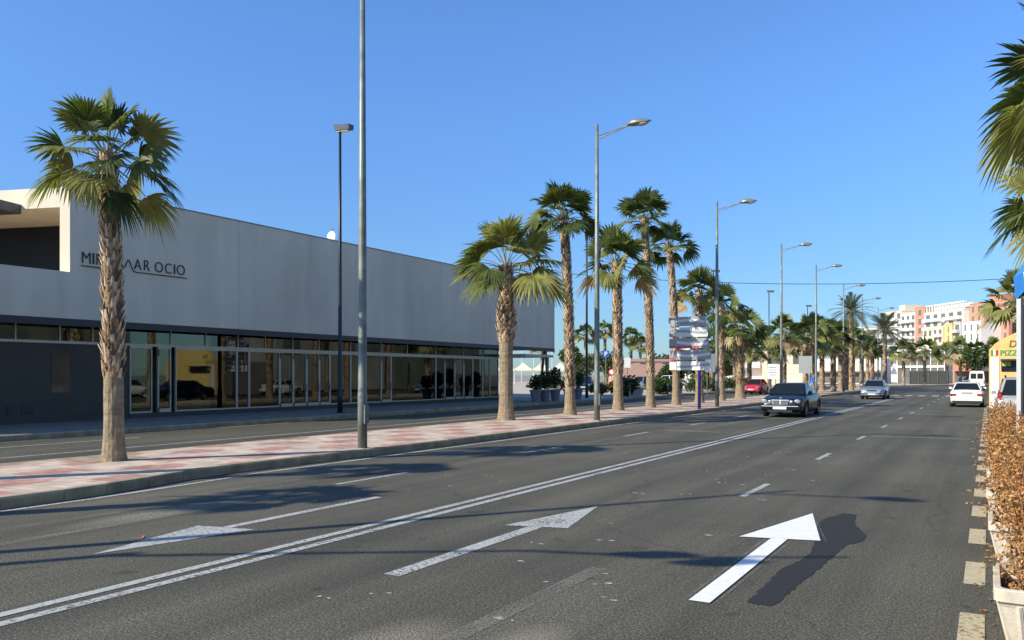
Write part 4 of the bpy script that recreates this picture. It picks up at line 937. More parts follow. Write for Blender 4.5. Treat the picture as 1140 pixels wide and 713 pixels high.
def P_sedan(L): # (y, ztop, wf, zbot) rear -> front
    h = L / 2; return [(-h, .62, .80, .42), (-h + .04, .74, .88, .30), (-h + .16, .93, .94, .24), (-h + .9, .97, .98, .2), (-.55, .94, 1, .2), (.55, .92, 1, .2), (h - 1.45, .93, .99, .2), (h - .9, .87, .98, .2), (h - .35, .78, .94, .22), (h - .10, .70, .88, .26), (h - .02, .60, .82, .32), (h, .48, .78, .36)]
def oval(t, x, z, y, rx, rz_, m, name='headlight'):
    b = MB(); b.lathe([(1, 0), (.92, .35), (.6, .8), (.02, 1)], 18); o = b.build(name, m, t, smooth=True); o.rotation_euler = (R(-90), 0, 0); o.scale = (rx, rz_, .05); o.location = (x, y, z); return o
def merc_front(t, bx, y, hw):
    for sx in (-1, 1):
        oval(t, sx * .66, .66, y - .09, .135, .105, HL); oval(t, sx * .43, .65, y - .045, .085, .08, HL)
        bx('indicator', sx * .62 - .12, sx * .62 + .12, y - .02, y + .015, .42, .46, mat('indicator', (.5, .25, .08), .3, 0))
    b = MB(); b.rings([[(-.30, y - .03, .53), (.30, y - .03, .53), (.36, y - .03, .74), (-.36, y - .03, .74)], [(-.29, y + .035, .54), (.29, y + .035, .54), (.345, y + .015, .73), (-.345, y + .015, .73)]]); g = b.build('grille', CHR, t, bevel=.008)
    for sx in (-1, 1): 
        b = MB(); b.rings([[(sx * .03, y + .03, .56), (sx * .265, y + .03, .56), (sx * .315, y + .012, .71), (sx * .03, y + .012, .71)], [(sx * .03, y + .045, .56), (sx * .265, y + .045, .56), (sx * .315, y + .026, .71), (sx * .03, y + .026, .71)]]); b.build('grille_mesh', BLK, g)
        for k in range(4): 
            z = .585 + .032 * k; b = MB(); b.box(min(sx * .035, sx * .29), max(sx * .035, sx * .29), y + .035, y + .052, z, z + .008); b.build('grille_bar', CHR, g)
    bx('bumper', -hw * .86, hw * .86, y - .06, y + .09, .32, .50, M['merc'], .03); bx('bumper_trim', -hw * .82, hw * .82, y + .08, y + .105, .455, .485, CHR, .004)
    bx('air_intake', -.5, .5, y + .06, y + .098, .22, .31, BLK); bx('licence_plate', -.27, .27, y + .10, y + .115, .345, .445, PL, .004)
    b = MB(); s = .035; N = 14; b.tube([(s * math.cos(2 * math.pi * k / N), 0, s * math.sin(2 * math.pi * k / N)) for k in range(N + 1)], .005, 5, caps=False)
    for k in range(3): a = R(90 + 120 * k); b.tube([(0, 0, 0), (s * math.cos(a), 0, s * math.sin(a))], .005, 4)
    b.tube([(0, 0, -s), (0, 0, -s - .03)], .006, 4); o = b.build('bonnet_emblem', CHR, t); o.location = (0, y - .08, .815)
M['merc'] = mat('very dark blue car paint', (.006, .007, .010), .3, .04, 2, coat=.25, spec=.3)
M['silver'] = paintm('silver blue car paint', (.30, .34, .38), .55, .32)
M['wcar'] = paintm('white car paint', (.74, .73, .68), 0, .3)
M['wag'] = paintm('champagne silver car paint', (.46, .44, .40), .4, .3)
M['redc'] = paintm('red car paint', (.52, .012, .02), 0, .3)
M['bluec'] = paintm('dark blue parked car paint', (.02, .03, .07), .2, .3)
car('saloon_car', 'very dark blue saloon with a chrome grille driving towards the camera', 'car', (-7.45, 37.6, 0), R(180), M['merc'], 4.8, 1.8, P_sedan(4.8), (1.15, .42, -.95, -1.62, .93), 1.43, (1.45, -1.38), merc_front)
def silver_front(t, bx, y, hw):
    for sx in (-1, 1):
        b = MB(); b.rings([[(sx * .36, y - .05, .58), (sx * .74, y - .16, .58), (sx * .74, y - .18, .72), (sx * .38, y - .09, .70)], [(sx * .36, y + .012, .58), (sx * .72, y - .07, .58), (sx * .72, y - .10, .71), (sx * .38, y - .02, .69)]]); b.build('headlight', HL, t)
    bx('grille', -.32, .32, y - .03, y + .012, .58, .67, BLK); bx('bumper', -hw * .86, hw * .86, y - .06, y + .08, .30, .50, M['silver'], .03); bx('bumper_trim', -hw * .82, hw * .82, y + .07, y + .09, .42, .46, BLK, .004)
    bx('air_intake', -.5, .5, y + .05, y + .085, .22, .31, BLK); bx('licence_plate', -.26, .26, y + .09, y + .10, .33, .43, PL, .003)
car('saloon_car', 'silver blue saloon driving towards the camera behind the dark one', 'car', (-7.3, 67.2, 0), R(180), M['silver'], 4.4, 1.7, P_sedan(4.4), (1.05, .40, -.9, -1.5, .92), 1.42, (1.35, -1.28), silver_front)
def P_hatch(L): h = L / 2; return [(-h, .58, .84, .34), (-h + .05, .80, .90, .26), (-h + .14, .92, .94, .22), (-h + .5, .94, .98, .2), (-.5, .92, 1, .2), (.5, .90, 1, .2), (h - 1.2, .89, .99, .2), (h - .8, .84, .97, .2), (h - .3, .72, .93, .22), (h - .06, .60, .85, .28), (h, .46, .78, .34)]
def white_rear(t, bx, y, hw):
    for sx in (-1, 1): bx('tail_light', min(sx * .50, sx * .80), max(sx * .50, sx * .80), y - .03 if 0 else y - .012, y + .06, .62, .74, TL)
    bx('licence_plate', -.25, .25, y - .018, y - .002, .74, .85, mat('plate with painted shade', (.42, .42, .38), .5, .2, 40), .003); bx('bumper', -hw * .90, hw * .90, y - .11, y + .1, .34, .54, M['wcar'], .03); bx('valance', -hw * .8, hw * .8, y - .06, y + .1, .20, .34, BLK)  # rear plate gets a darker plate colour, shade painted into the material
    b = MB(); b.tube([(-.5, y + .1, .24), (-.5, y - .12, .24)], .035, 8); b.build('exhaust', BLK, t); bx('wiper', -.05, .35, y + .16, y + .19, .99, 1.01, BLK, .002)
car('hatchback_car', 'white hatchback seen from behind, driving away by the yellow pizzeria', 'car', (-1.02, 53.5, 0), 0, M['wcar'], 3.9, 1.68, P_hatch(3.9), (1.0, .35, -1.15, -1.72, .92), 1.38, (1.22, -1.25), rear=white_rear)
def wag_rear(t, bx, y, hw):
    for sx in (-1, 1):
        b = MB(); b.rings([[(sx * .70, y - .01, .72), (sx * .84, y + .10, .72), (sx * .84, y + .16, .72), (sx * .70, y + .10, .72)], [(sx * .66, y + .14, 1.16), (sx * .77, y + .24, 1.18), (sx * .77, y + .3, 1.18), (sx * .66, y + .22, 1.16)]]); b.build('tail_light', TL, t)
    bx('bumper', -hw * .92, hw * .92, y - .10, y + .1, .34, .58, M['wag'], .03); bx('licence_plate', -.26, .26, y - .02, y, .72, .84, PL, .003); bx('valance', -hw * .8, hw * .8, y - .05, y + .1, .2, .33, BLK)
def P_wag(L): h = L / 2; return [(-h, .58, .88, .34), (-h + .04, .86, .94, .26), (-h + .14, 1.0, .96, .22), (-h + .6, 1.02, .99, .2), (-.5, 1.0, 1, .2), (.5, .98, 1, .2), (h - 1.25, .96, .99, .2), (h - .8, .90, .97, .2), (h - .3, .78, .93, .22), (h - .06, .64, .85, .28), (h, .48, .78, .34)]
car('estate_car', 'champagne estate car with roof rails and tall red tail lights parked beyond the dry hedge', 'car', (1.08, 36.3, .0), 0, M['wag'], 4.4, 1.76, P_wag(4.4), (1.1, .5, -1.75, -2.05, 1.0), 1.68, (1.3, -1.35), rear=wag_rear, rails=True)
def red_front(t, bx, y, hw):
    for sx in (-1, 1): bx('headlight', min(sx * .40, sx * .72), max(sx * .40, sx * .72), y - .14, y - .02, .58, .72, HL)
    bx('bumper', -hw * .86, hw * .86, y - .06, y + .07, .28, .50, M['redc'], .03); bx('air_intake', -.45, .45, y + .06, y + .075, .3, .38, BLK); bx('licence_plate', -.25, .25, y + .075, y + .085, .40, .49, PL, .003)
car('hatchback_car', 'bright red hatchback facing the camera on the service road', 'car', (-18.7, 78.0, 0), R(180), M['redc'], 3.8, 1.66, P_hatch(3.8), (.95, .3, -1.1, -1.65, .90), 1.42, (1.2, -1.2), red_front)
def plain(mk):
    def f(t, bx, y, hw):
        for sx in (-1, 1): bx('headlight', min(sx * .42, sx * .72), max(sx * .42, sx * .72), y - .12, y - .02, .58, .70, HL)
        bx('bumper', -hw * .86, hw * .86, y - .06, y + .07, .28, .50, mk, .03); bx('licence_plate', -.25, .25, y + .072, y + .085, .38, .48, PL, .003)
    return f
car('hatchback_car', 'dark blue parked car behind the tall street lamp, by the parking sign', 'car', (-35.2, 76.0, .15), R(200), M['bluec'], 4.0, 1.7, P_hatch(4.0), (1.0, .35, -1.2, -1.75, .92), 1.5, (1.25, -1.25), plain(M['bluec']))
car('saloon_car', 'white parked car behind the sign panels', 'car', (-29.5, 84.0, .15), R(115), M['wcar'], 4.5, 1.75, P_sedan(4.5), (1.1, .4, -.95, -1.6, .93), 1.6, (1.35, -1.3), plain(M['wcar']))
car('hatchback_car', 'grey parked car half hidden behind the shrubs on the plaza', 'car', (-34.0, 88.0, .15), R(110), M['silver'], 4.0, 1.7, P_hatch(4.0), (1.0, .35, -1.2, -1.75, .92), 1.5, (1.25, -1.25), plain(M['silver']))
car('saloon_car', 'dark parked saloon beneath the olive trees past the white building', 'car', (-41.5, 80.0, .15), R(110), M['merc'], 4.5, 1.75, P_sedan(4.5), (1.1, .4, -.95, -1.6, .93), 1.5, (1.35, -1.3), plain(M['merc']))
car('hatchback_car', 'small dark parked car in front of the shops at the far bend', 'car', (-2.9, 170, .06), R(80), M['bluec'], 4.0, 1.7, P_hatch(4.0), (1.0, .35, -1.2, -1.75, .92), 1.5, (1.25, -1.25), plain(M['bluec']))
# parked cars outside the view, on the planter side: they show in the shop glass
for i, (y, mm, nm) in enumerate(((44.5, 'wcar', 'white'), (28.8, 'merc', 'black'))):
    car('hatchback_car', '%s hatchback parked by the buildings outside the view, mirrored in the shop glass' % nm, 'car', (4.6 if i else 4.9, y - 2, 0), 0, M[mm], 4.0, 1.7, P_hatch(4.0), (1.0, .35, -1.2, -1.75, .92), 1.5, (1.25, -1.25), plain(M[mm]))
# white van
t = thing('delivery_van', 'white box shaped van parked far down the avenue on the planter side', 'van', (-1.15, 113, 0))
b = MB(); b.rings([[(-.82, y, z) if 0 else (x, y, z) for x, z in ((-.8, .3), (.8, .3), (.84, .9), (.80, 1.3), (.72, 2.15), (.6, 2.25), (-.6, 2.25), (-.72, 2.15), (-.80, 1.3), (-.84, .9))] for y in (-2.1, 1.0)] + [[(x * .96, 1.7, min(z, 1.1) if z > 1 else z) for x, z in ((-.8, .3), (.8, .3), (.84, .9), (.80, 1.0), (.72, 1.1), (.6, 1.12), (-.6, 1.12), (-.72, 1.1), (-.80, 1.0), (-.84, .9))]]); b.build('body', M['wcar'], t)
for sx in (-1, 1):
    b = MB(); b.box(min(sx * .06, sx * .62), max(sx * .06, sx * .62), -2.12, -2.101, 1.35, 1.95); b.build('rear_window', M['car_glass'], t)
    b = MB(); b.box(min(sx * .70, sx * .80), max(sx * .70, sx * .80), -2.125, -2.09, .75, 1.15); b.build('tail_light', TL, t)
    for wy in (-1.3, 1.1): wh = bpy.data.objects.new('wheel', None); C.objects.link(wh); wh.parent = t; wh.location = (sx * .72, wy, .31); link('tyre', WT, wh); link('rim', WR, wh)
b = MB(); b.box(-.8, .8, -2.2, -2.05, .32, .5); b.build('bumper', BLK, t)

# ================================================================ PIZZERIA, PARASOL, SCREEN
YW = mat('warm yellow render', (.74, .47, .17), .8, .06, 2); GR = mat('sign green', (.03, .28, .06), .6, 0); BRN = mat('brown lettering', (.12, .10, .03), .6, 0)
t = thing('pizzeria', 'yellow pizzeria with an arched gable and green lettering', 'restaurant')
YP = 47.0; b = MB(); x0, x1 = .04, 6.2
arc = [(x0, 0.1)] + [(x1, .1)] + [(x1 - (x1 - x0) * k / 24, 3.0 + 1.25 * math.sin(math.pi * k / 24) ** .7) for k in range(25)]
b.rings([[(x, YP, z) for x, z in arc], [(x, YP + .35, z) for x, z in arc]]); b.build('wall', YW, t); b = MB(); b.box(x0 + .01, x1 - .01, YP + .352, YP + 6, .1, 2.9); b.build('rear_wing', M['pave_grey'], t)
b = MB(); b.box(x0 + .06, x0 + .42, YP - .03, YP - .002, .12, 2.62); b.build('white_panel', M['white'], t)
b = MB(); b.box(.56, 3.0, YP - .06, YP - .003, 1.95, 2.46); wn_ = b.build('window', M['dark_glass'], t); b = MB(); b.box(.52, 3.05, YP - .5, YP - .004, 2.465, 2.54); b.build('awning', M['galv_d'], wn_); b = MB(); b.box(.60, .95, YP - .07, YP - .062, 2.2, 2.42); b.build('poster', M['paper_g'], wn_)
for k, (m_k, a, c) in enumerate(((GR, .12, .22), (M['white'], .22, .32), (rd, .32, .42))): b = MB(); b.box(a, c, YP - .02, YP - .004, 2.72, 2.98); b.build('flag_stripe', m_k, t)
def ftext(body, x, z, size, m, par, name, y=YP - .01, shear=0):
    cu = bpy.data.curves.new('t', 'FONT'); cu.body = body; cu.size = size; cu.extrude = .006; cu.shear = shear; cu.offset = .008
    to = bpy.data.objects.new('t', cu); C.objects.link(to); dg = bpy.context.evaluated_depsgraph_get(); me = bpy.data.meshes.new_from_object(to.evaluated_get(dg)); bpy.data.objects.remove(to)
    me.materials.clear(); me.materials.append(m); o = bpy.data.objects.new(name, me); C.objects.link(o); o.parent = par; o.location = (x, y, z); o.rotation_euler = (R(90), 0, 0); return o
ftext('PIZZ', .50, 2.72, .36, GR, t, 'lettering'); ftext('Da', .86, 3.12, .46, BRN, t, 'lettering', shear=.15)
# terrace screen: aluminium post with dark glass
t = thing('terrace_screen', 'pale aluminium post of a dark glazed terrace screen behind the dry hedge', 'screen', (.345, 12.6, .12))
b = MB(); b.box(-.025, .025, -.03, .03, 0, 2.62); b.build('post', mat('pale aluminium', (.6, .6, .58), .4, .05, metal=.2), t, bevel=.004)
b = MB(); b.box(.03, 1.4, -.006, .006, .15, 2.55); b.build('glass_pane', M['dark_glass'], t); b = MB(); b.box(.026, .05, -.02, .02, .0, 2.6); b.build('side_frame', M['dark_metal'], t); b = MB(); b.box(.05, 1.4, -.02, .02, 2.56, 2.62); b.build('top_frame', M['dark_metal'], t)
# parasol blue and white
t = thing('parasol', 'blue and white terrace parasol whose edge shows above the aluminium post', 'parasol', (1.60, 13.0, .45))
cv = mat('blue canvas', (.03, .22, .60), .7, .1); b = MB(); N = 16; Rp = 1.28; rings_ = []
for f, z in ((1.0, 2.30), (1.02, 2.62), (.75, 3.05), (.5, 3.35), (.25, 3.6), (.02, 3.75)):
    rings_.append([(Rp * f * math.cos(2 * math.pi * k / N), Rp * f * math.sin(2 * math.pi * k / N), z + (.10 * (k % 2) if f == 1.0 else 0)) for k in range(N)])
b.rings(rings_, cap0=False); 
for i in range(len(b.f)): b.m[i] = 1 if (i % N) % 4 == 1 and i < N * 5 else 0
b.build('canopy', [cv, M['white']], t); b = MB(); b.tube([(0, 0, -.38), (0, 0, 3.7)], .025, 8); b.build('pole', M['white'], t)

# ================================================================ PLANTERS WITH DRIED HEDGE
def rrect(wx, wy, r, z, n=4):
    out = []
    for cx, cy, a0 in ((wx - r, wy - r, 0), (-wx + r, wy - r, 90), (-wx + r, -wy + r, 180), (wx - r, -wy + r, 270)):
        for k in range(n + 1): a = R(a0 + 90 * k / n); out.append((cx + r * math.cos(a), cy + r * math.sin(a), z))
    return out
m_, n_, p_ = nmat('cream concrete')
a_ = noise(n_, 5, 6, .65); r_ = ramp(n_, a_.outputs[0], [(.3, (.44, .37, .27)), (.65, (.62, .54, .42))]); lk(n_, r_.outputs[0], p_.inputs['Base Color']); p_.inputs['Roughness'].default_value = .85; f_ = noise(n_, 60, 3); bump(n_, p_, f_.outputs[0], .35, .01)
PLM = m_
def planter_mesh():
    b = MB(); WX, WY = .44, .44; rg = []
    def flute(ring, amt):
        out = []
        for x, y, z in ring: out.append((x, y, z))
        return out
    for fx, z in ((.78, 0), (.84, .10), (.93, .27), (.96, .30), (1.0, .31), (1.0, .38), (.985, .39), (.91, .39), (.90, .37), (.88, .24)): rg.append(rrect(WX * fx, WY * fx, .06, z, 5))
    b.rings(rg, 0, True, True, False)
    # vertical ribs on the sides
    for s in range(4):
        for k in range(6):
            u = -.30 + .12 * k
            top, bot = (.42, .285), (.345, .02)
            pts = [(u * .92, -bot[0] - .004, bot[1]), (u, -top[0] + .012, top[1])]
            q = Matrix.Rotation(R(90 * s), 3, 'Z'); b.tube([q @ Vector(p) for p in pts], .02, 6)
    return b.mesh('box', PLM)
PB = planter_mesh(); sb = MB(); sb.face(rrect(.39, .39, .05, .29)); 
random.seed(2)
for _ in range(160):
    x, y = random.uniform(-.36, .36), random.uniform(-.36, .36); s = random.uniform(.01, .03); sb.face([(x - s, y, .293), (x, y - s, .31), (x + s, y, .293), (x, y + s, .297)])
SB = sb.mesh('soil', mat('dark soil', (.075, .04, .028), .95, .3, 30, bmp=.5))
def dry_shrub(seed, n=10500, H=1.02):
    random.seed(seed); tw = MB(); lf = MB()
    for k in range(60):
        x, y = random.uniform(-.28, .28), random.uniform(-.3, .3); p = Vector((x, y, .28)); h = H * random.uniform(.55, 1.08); q = [p]
        dx, dy = random.uniform(-.22, .22), random.uniform(-.3, .3)
        for j in range(1, 7): q.append(Vector((x + dx * j / 6 + random.uniform(-.03, .03), y + dy * j / 6 + random.uniform(-.03, .03), .28 + h * j / 6)))
        tw.tube(q, [.010 - .0011 * j for j in range(7)], 4, 0, False)
        for _ in range(n // 60):
            t_ = random.random() ** .8; f = t_ * 6; i = min(5, int(f)); c = q[i].lerp(q[i + 1], f - i) + Vector((random.gauss(0, .075), random.gauss(0, .075), random.gauss(0, .035)))
            s = random.uniform(.009, .025); u = Vector((random.gauss(0, 1), random.gauss(0, 1), random.gauss(-.3, .8))).normalized(); v = u.cross(Vector((random.gauss(0, 1), random.gauss(0, 1), random.gauss(0, 1)))).normalized(); w_ = u.cross(v)
            mi = random.choices((0, 1, 2), (5, 3, 2))[0]; cu = w_ * s * random.uniform(.2, .6)
            lf.face([c - u * s, c + v * s * .5 + cu, c + u * s * .1 , c - v * 0 - u * .0] if 0 else [c - u * s, c + v * s * .55 + cu, c + u * s], mi); lf.face([c - u * s, c + u * s, c - v * s * .55 + cu], mi)
    return tw.mesh('twigs', DRY[3]), lf.mesh('dry_leaves', DRY)
DS = [dry_shrub(3), dry_shrub(4)]
GPn = 'concrete planters with dried shrubs'
for i, (x, y, rz) in enumerate(((.47, 6.55, 0), (.44, 9.3, 0), (.42, 11.6, 0), (.42, 13.9, 0), (.42, 16.2, 0))):
    t = thing('concrete_planter', '%s cream concrete planter of dead brown shrubs, counted from the camera' % ORD[i], 'planter', (x, y, 0), rz, GPn); link('box', PB, t); link('soil', SB, t)
    s = link('shrub', DS[i % 2][0], t, rz=i * 3.14); link('dry_leaves', DS[i % 2][1], s)
    s['label'] = 'dead brown shrub with curled leaves'
random.seed(8); b = MB()
for _ in range(140):
    x, y = random.gauss(.0, .05), random.uniform(4.5, 16); s = random.uniform(.014, .03); a = random.uniform(0, 6.28)
    b.face([(x + s * math.cos(a), y + s * math.sin(a), .012), (x + s * .5 * math.cos(a + 1.6), y + s * .5 * math.sin(a + 1.6), .022), (x - s * math.cos(a), y - s * math.sin(a), .012), (x - s * .5 * math.cos(a + 1.6), y - s * .5 * math.sin(a + 1.6), .014)], random.choice((0, 1)))
struct(b.build('fallen_leaves', DRY[:2]), 'stuff', 'small dry leaves fallen along the planters', 'leaves')

# ================================================================ FAR BUILDINGS
WM = {}
def apartment(name, label, p, ang, wd, dp, h, wallm, floors, cols, balc=True, winf=.55, top=0, roofm=None, bcols=None, cat='building', z0=0, solid=M['white']):
    """front is the local -Y face, x from 0 to wd"""
    t = thing(name, label, cat, (p[0], p[1], z0), ang)
    b = MB(); b.box(0, wd, 0, dp, 0, h); b.build('wall', wallm, t)
    fh = (h - 3.2) / floors; cw = wd / cols
    key = (round(cw, 2), round(fh, 2), winf)
    if key not in WM:
        a = MB(); ww = cw * winf / 2; a.box(-ww, ww, -.02, .15, 0, fh * .62, 0); WM[key] = a.mesh('window', [M['far_glass']])
        a = MB(); ww = cw * winf / 2; a.box(-ww - .12, ww + .12, -.12, -.022, fh * .62, fh * .72); WM[key + (1,)] = a.mesh('shutter_box', M['shutter'])
    for f in range(floors):
        for c in range(cols):
            z = 3.2 + fh * f + fh * .14; x = cw * (c + .5)
            o = link('window', WM[key], t, (x, 0, z)); link('shutter_box', WM[key + (1,)], o)
    if balc:
        for f in range(floors):
            for (a, e) in bcols or [(.06, .94)]:
                b = MB(); z = 3.2 + fh * f; b.box(wd * a, wd * e, -1.25, -.03, z - .18, z - .02); b.box(wd * a, wd * e, -1.25, -1.15, z - .02, z + .85); b.box(wd * a, wd * a + .12, -1.15, -.03, z - .02, z + .85); b.box(wd * e - .12, wd * e, -1.15, -.03, z - .02, z + .85); b.build('balcony', solid, t)
    b = MB(); b.box(-.1, wd + .1, -.12, dp, h + .002, h + .35); b.box(wd * .3, wd * .6, dp * .3, dp * .8, h + .35, h + .35 + top) if top else None; b.build('parapet', roofm or wallm, t)
    return t
AW = mat('white apartment render', (.78, .74, .66), .8, .05, .3); AC = mat('cream apartment render', (.72, .60, .44), .8, .05, .3); AR = mat('terracotta apartment render', (.56, .25, .16), .8, .06, .3)
AY = mat('pale yellow apartment render', (.78, .65, .42), .8, .05, .3); AO = mat('ochre apartment render', (.72, .47, .20), .8, .05, .3); AG = mat('grey apartment render', (.50, .48, .44), .8, .05, .3)
E0 = Vector((.56, -.828)); O0 = Vector((-19.6, 332)); AN = math.atan2(-.828, .56)
def S(s, off=0): p = O0 + E0 * s + Vector((-.828, -.56)) * off; return (p.x, p.y)
apartment('apartment_block', 'cream apartment block with a roof box, first block past the date palms', S(-28.5), AN, 13, 14, 26.0, AC, 7, 3, top=2.5)
apartment('apartment_block', 'cream apartment block with stacked balconies next to the terracotta strip', S(-15.4, .5), AN, 10.2, 14, 24.4, AW, 7, 3)
apartment('apartment_block', 'narrow terracotta tower between two pale apartment blocks', S(-5.1, .8), AN, 6.2, 14, 26.2, AR, 7, 1, balc=False, winf=.3)
apartment('apartment_block', 'tall white apartment block with long balconies and a colonnade on its roof', S(1.2, 1), AN, 22.8, 14, 23.6, AW, 7, 5, bcols=[(.02, .46), (.56, .97)])
t = thing('roof_pergola', 'white colonnade along the roof of the tall white apartment block', 'pergola', (*S(1.2, 1), 23.96), AN)
for k in range(14): b = MB(); b.box(.3 + 1.65 * k, .6 + 1.65 * k, .5, .9, 0, 2.1); b.build('post', AW, t)
b = MB(); b.box(0, 22.6, .3, 1.1, 2.1, 2.5); b.build('beam', AW, t); b = MB(); b.box(0, 22.6, 3.5, 3.8, 0, 2.1); b.build('back_wall', AG, t)
apartment('apartment_block', 'pale yellow apartment block with balconies in front of the tall white one', S(10.5, 7), AN, 11.5, 7, 17.6, AY, 5, 4, bcols=[(.62, .98)])
apartment('apartment_block', 'narrow ochre block between the pale yellow and grey balconies', S(22.2, 6.5), AN, 4.2, 8, 18.4, AO, 5, 1, balc=False, winf=.15)
apartment('apartment_block', 'narrow grey block with projecting balconies beside the white corner block', S(26.5, 6), AN, 3.6, 8, 18.8, AG, 5, 1, solid=AG)
apartment('apartment_block', 'white apartment block with small dark windows behind the palms above the van', S(30.2, 5.5), AN, 9.5, 8, 18.4, AW, 5, 3, balc=False, winf=.28)
apartment('apartment_block', 'terracotta apartment block rising behind the white corner block', S(24.3, -1), AN, 19, 10, 25.0, AR, 7, 6, balc=False, winf=.35, top=2.2)
apartment('apartment_block', 'white terraced apartment block behind the dense far palms', S(-62, 3), AN, 31, 14, 20, AW, 5, 7)
apartment('apartment_block', 'low white villa with terraces behind the tallest date palm', (-37, 240), R(5), 16, 12, 14.5, AW, 4, 4)
apartment('villa', 'white villa with a stepped terrace behind the red car', (-45.5, 140), R(20), 13, 9, 7.6, AW, 2, 3, cat='house')
apartment('villa', 'small white house behind the back of the large road sign', (-33, 142), R(10), 8, 8, 6.0, AC, 1, 2, cat='house', balc=False)
apartment('kiosk', 'low pink and grey pavilion on the plaza between the palm trunks', (-44, 104), R(30), 9, 5, 3.6, mat('pinkish render', (.5, .30, .24), .8, .1), 1, 3, cat='pavilion', balc=False)
# street level at the bend
t = thing('glazed_pavilion', 'white framed glass pavilion behind the dark hoarding', 'pavilion', (-17.0, 196, .06), R(-12))
b = MB(); b.box(0, 9.5, 0, 6, 0, 7.2); b.build('glass_wall', M['far_glass'], t)
for k in range(8): b = MB(); b.box(1.33 * k, 1.33 * k + .15, -.12, -.003, 0, 7.2); b.build('mullion', AW, t)
for za in (3.3, 6.8): b = MB(); b.box(-.1, 9.7, -.16, -.124, za, za + .45); b.build('band', AW, t)
t = thing('dark_hoarding', 'long dark hoarding at street level across the bend', 'hoarding', (-12.8, 172, .06), R(-8)); b = MB(); b.box(0, 6.6, 0, .3, 0, 2.5); b.build('panel', mat('dark hoarding', (.03, .035, .03), .7, .2, 1), t)
for k in range(5): b = MB(); b.box(1.6 * k, 1.6 * k + .12, -.1, -.003, 0, 2.6); b.build('post', M['galv_d'], t)
t = thing('shop_row', 'low white building with awnings at the far bend', 'shop', (-33, 178, .06), R(-8)); b = MB(); b.box(0, 15, 0, 8, 0, 5.0); b.build('wall', AW, t); b = MB(); b.box(0, 15, -.1, -.003, .2, 2.2); b.build('shop_glass', M['far_glass'], t); b = MB(); b.box(0, 15, -1.6, -.11, 2.5, 2.7); b.build('awning', M['cream'], t)
for i, (x, y, cM, l, wd) in enumerate(((-6.0, 184, mat('salmon awning', (.62, .24, .14), .8, .1), 'salmon awning shop beside the glass pavilion', 4.5), (-1.0, 188, AC, 'cream shop front behind the far palms', 7), (7.0, 186, AW, 'white low shop front behind the white van', 6))):
    t = thing('corner_shop', l, 'shop', (x, y, .06), R(-6)); b = MB(); b.box(0, wd, 0, 6, 0, 5.6); b.build('wall', cM, t); b = MB(); b.box(.3, wd - .3, -.08, -.003, .3, 2.4); b.build('shop_glass', M['far_glass'], t); b = MB(); b.rings([[(.1, -.05, 3.0), (wd - .1, -.05, 3.0), (wd - .1, -1.5, 2.5), (.1, -1.5, 2.5)], [(.1, -.05, 3.1), (wd - .1, -.05, 3.1), (wd - .1, -1.5, 2.6), (.1, -1.5, 2.6)]]); b.build('awning', cM, t)
bush_tree('leafy_tree', 'dense green tree at the far bend beside the white van', (-1.6, 158, .06), 6, 7, 2, TREEL, 21, 1700, .26)
bush_tree('leafy_tree', 'dark green tree behind the white hatchback at the far bend', (2.2, 160, .06), 6, 8, 2, TREEL, 22, 1700, .26)

ATN = mat('dull beige render', (.20, .18, .13), .85, .25, .4); AT2 = mat('grey green render', (.15, .165, .125), .85, .25, .4); AT3 = mat('off white render', (.34, .32, .27), .85, .25, .4)
# buildings on the planter side: outside the view, mirrored by the shop glass
for i, (y0, wd, h, mm, l) in enumerate(((30, 16, 10, ATN, 'tan building on the planter side mirrored in the shop glass'), (63, 18, 13, AT3, 'off white building on the planter side mirrored in the shop glass'), (83, 20, 9, AT2, 'grey green building on the planter side mirrored in the shop glass'), (8, 14, 8, ATN, 'low tan building beside the camera, outside the view'))):
    apartment('apartment_block', l, (9.5, y0 + wd), R(-90), wd, 8, h, mm, 2, 4, balc=False, z0=.1)

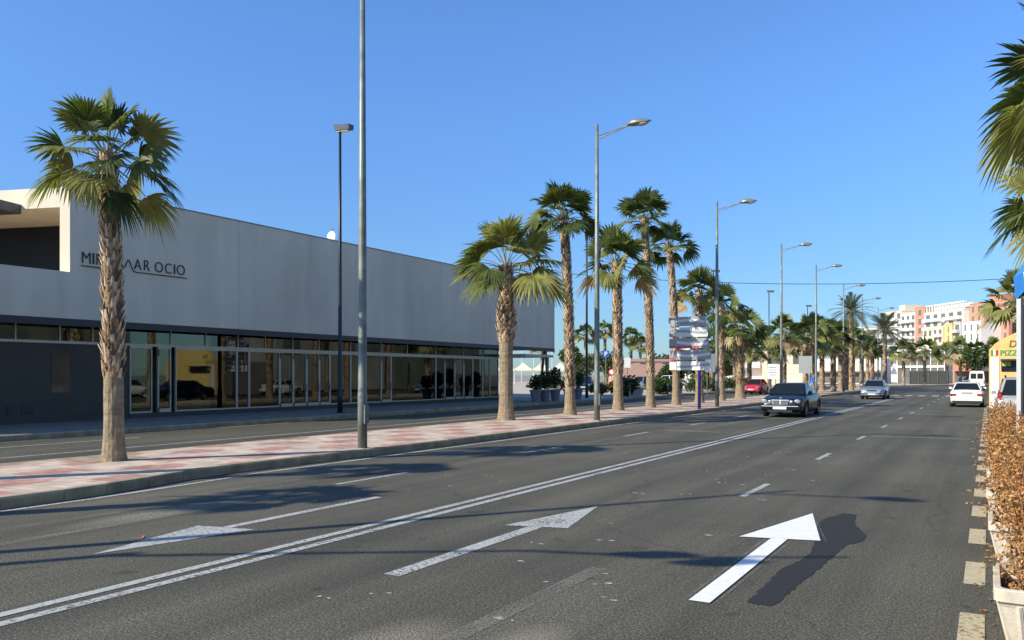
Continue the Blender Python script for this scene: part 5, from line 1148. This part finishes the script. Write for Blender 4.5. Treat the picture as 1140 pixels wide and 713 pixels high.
# ================================================================ PEOPLE
def person(label, loc, rz, shirt, trousers, stride=.16, hair=(.03, .02, .015)):
    t = thing('person', label, 'person', loc, rz)
    V = []; Ed = []; Rd = []
    def nd(p, r, par=None):
        V.append(p); Rd.append(r)
        if par is not None: Ed.append((par, len(V) - 1))
        return len(V) - 1
    pel = nd((0, 0, .95), .14); ch = nd((0, 0, 1.18), .135, pel); sh = nd((0, 0, 1.38), .13, ch); nk = nd((0, 0, 1.50), .055, sh); hb = nd((0, .01, 1.60), .085, nk); ht = nd((0, .0, 1.70), .08, hb)
    for s in (-1, 1):
        st = stride * s; hp = nd((s * .09, 0, .90), .10, pel); kn = nd((s * .10, st * .5 + .02, .50), .062, hp); an = nd((s * .10, st, .09), .042, kn); nd((s * .11, st + .15, .04), .035, an)
        so = nd((s * .18, 0, 1.40), .06, sh); el = nd((s * .23, -st * .4, 1.14), .042, so); wr = nd((s * .22, -st * .9 + .06, .92), .03, el); nd((s * .22, -st * .9 + .09, .82), .032, wr)
    me = bpy.data.meshes.new('body'); me.from_pydata(V, Ed, []); o = bpy.data.objects.new('body', me); C.objects.link(o)
    md = o.modifiers.new('s', 'SKIN'); me.skin_vertices[0].data[0].use_root = True
    for i, r in enumerate(Rd): me.skin_vertices[0].data[i].radius = (r, r * .85)
    sm = o.modifiers.new('ss', 'SUBSURF'); sm.levels = 2; sm.render_levels = 2
    dg = bpy.context.evaluated_depsgraph_get(); m2 = bpy.data.meshes.new_from_object(o.evaluated_get(dg)); o.modifiers.clear(); o.data = m2
    m2.materials.clear()
    for m in (mat('skin', (.42, .25, .17), .6, 0), shirt, trousers, mat('hair', hair, .7, 0), BLK): m2.materials.append(m)
    for p in m2.polygons:
        z = p.center.z; x = abs(p.center.x); p.use_smooth = True
        p.material_index = 4 if z < .09 else (3 if (z > 1.66 or (z > 1.56 and p.center.y < -.02)) else (0 if z > 1.47 or (z < .95 and x > .17) else (1 if z > .93 else 2)))
    o.parent = t; return t
person('person in a blue shirt on the tiled strip behind the dark saloon', (-13.1, 74.5, .15), R(150), mat('blue shirt', (.03, .14, .55), .8, .1), mat('pale trousers', (.35, .33, .3), .8, .1))
person('person in dark clothes walking on the plaza near the shrub', (-22.9, 55.6, .15), R(60), mat('dark jacket', (.02, .02, .03), .8, .1), mat('dark trousers', (.025, .025, .03), .8, .1))
person('person in a red top walking among the far palms', (-13.9, 90, .15), R(190), mat('red top', (.4, .05, .04), .8, .1), mat('grey trousers', (.1, .1, .12), .8, .1))
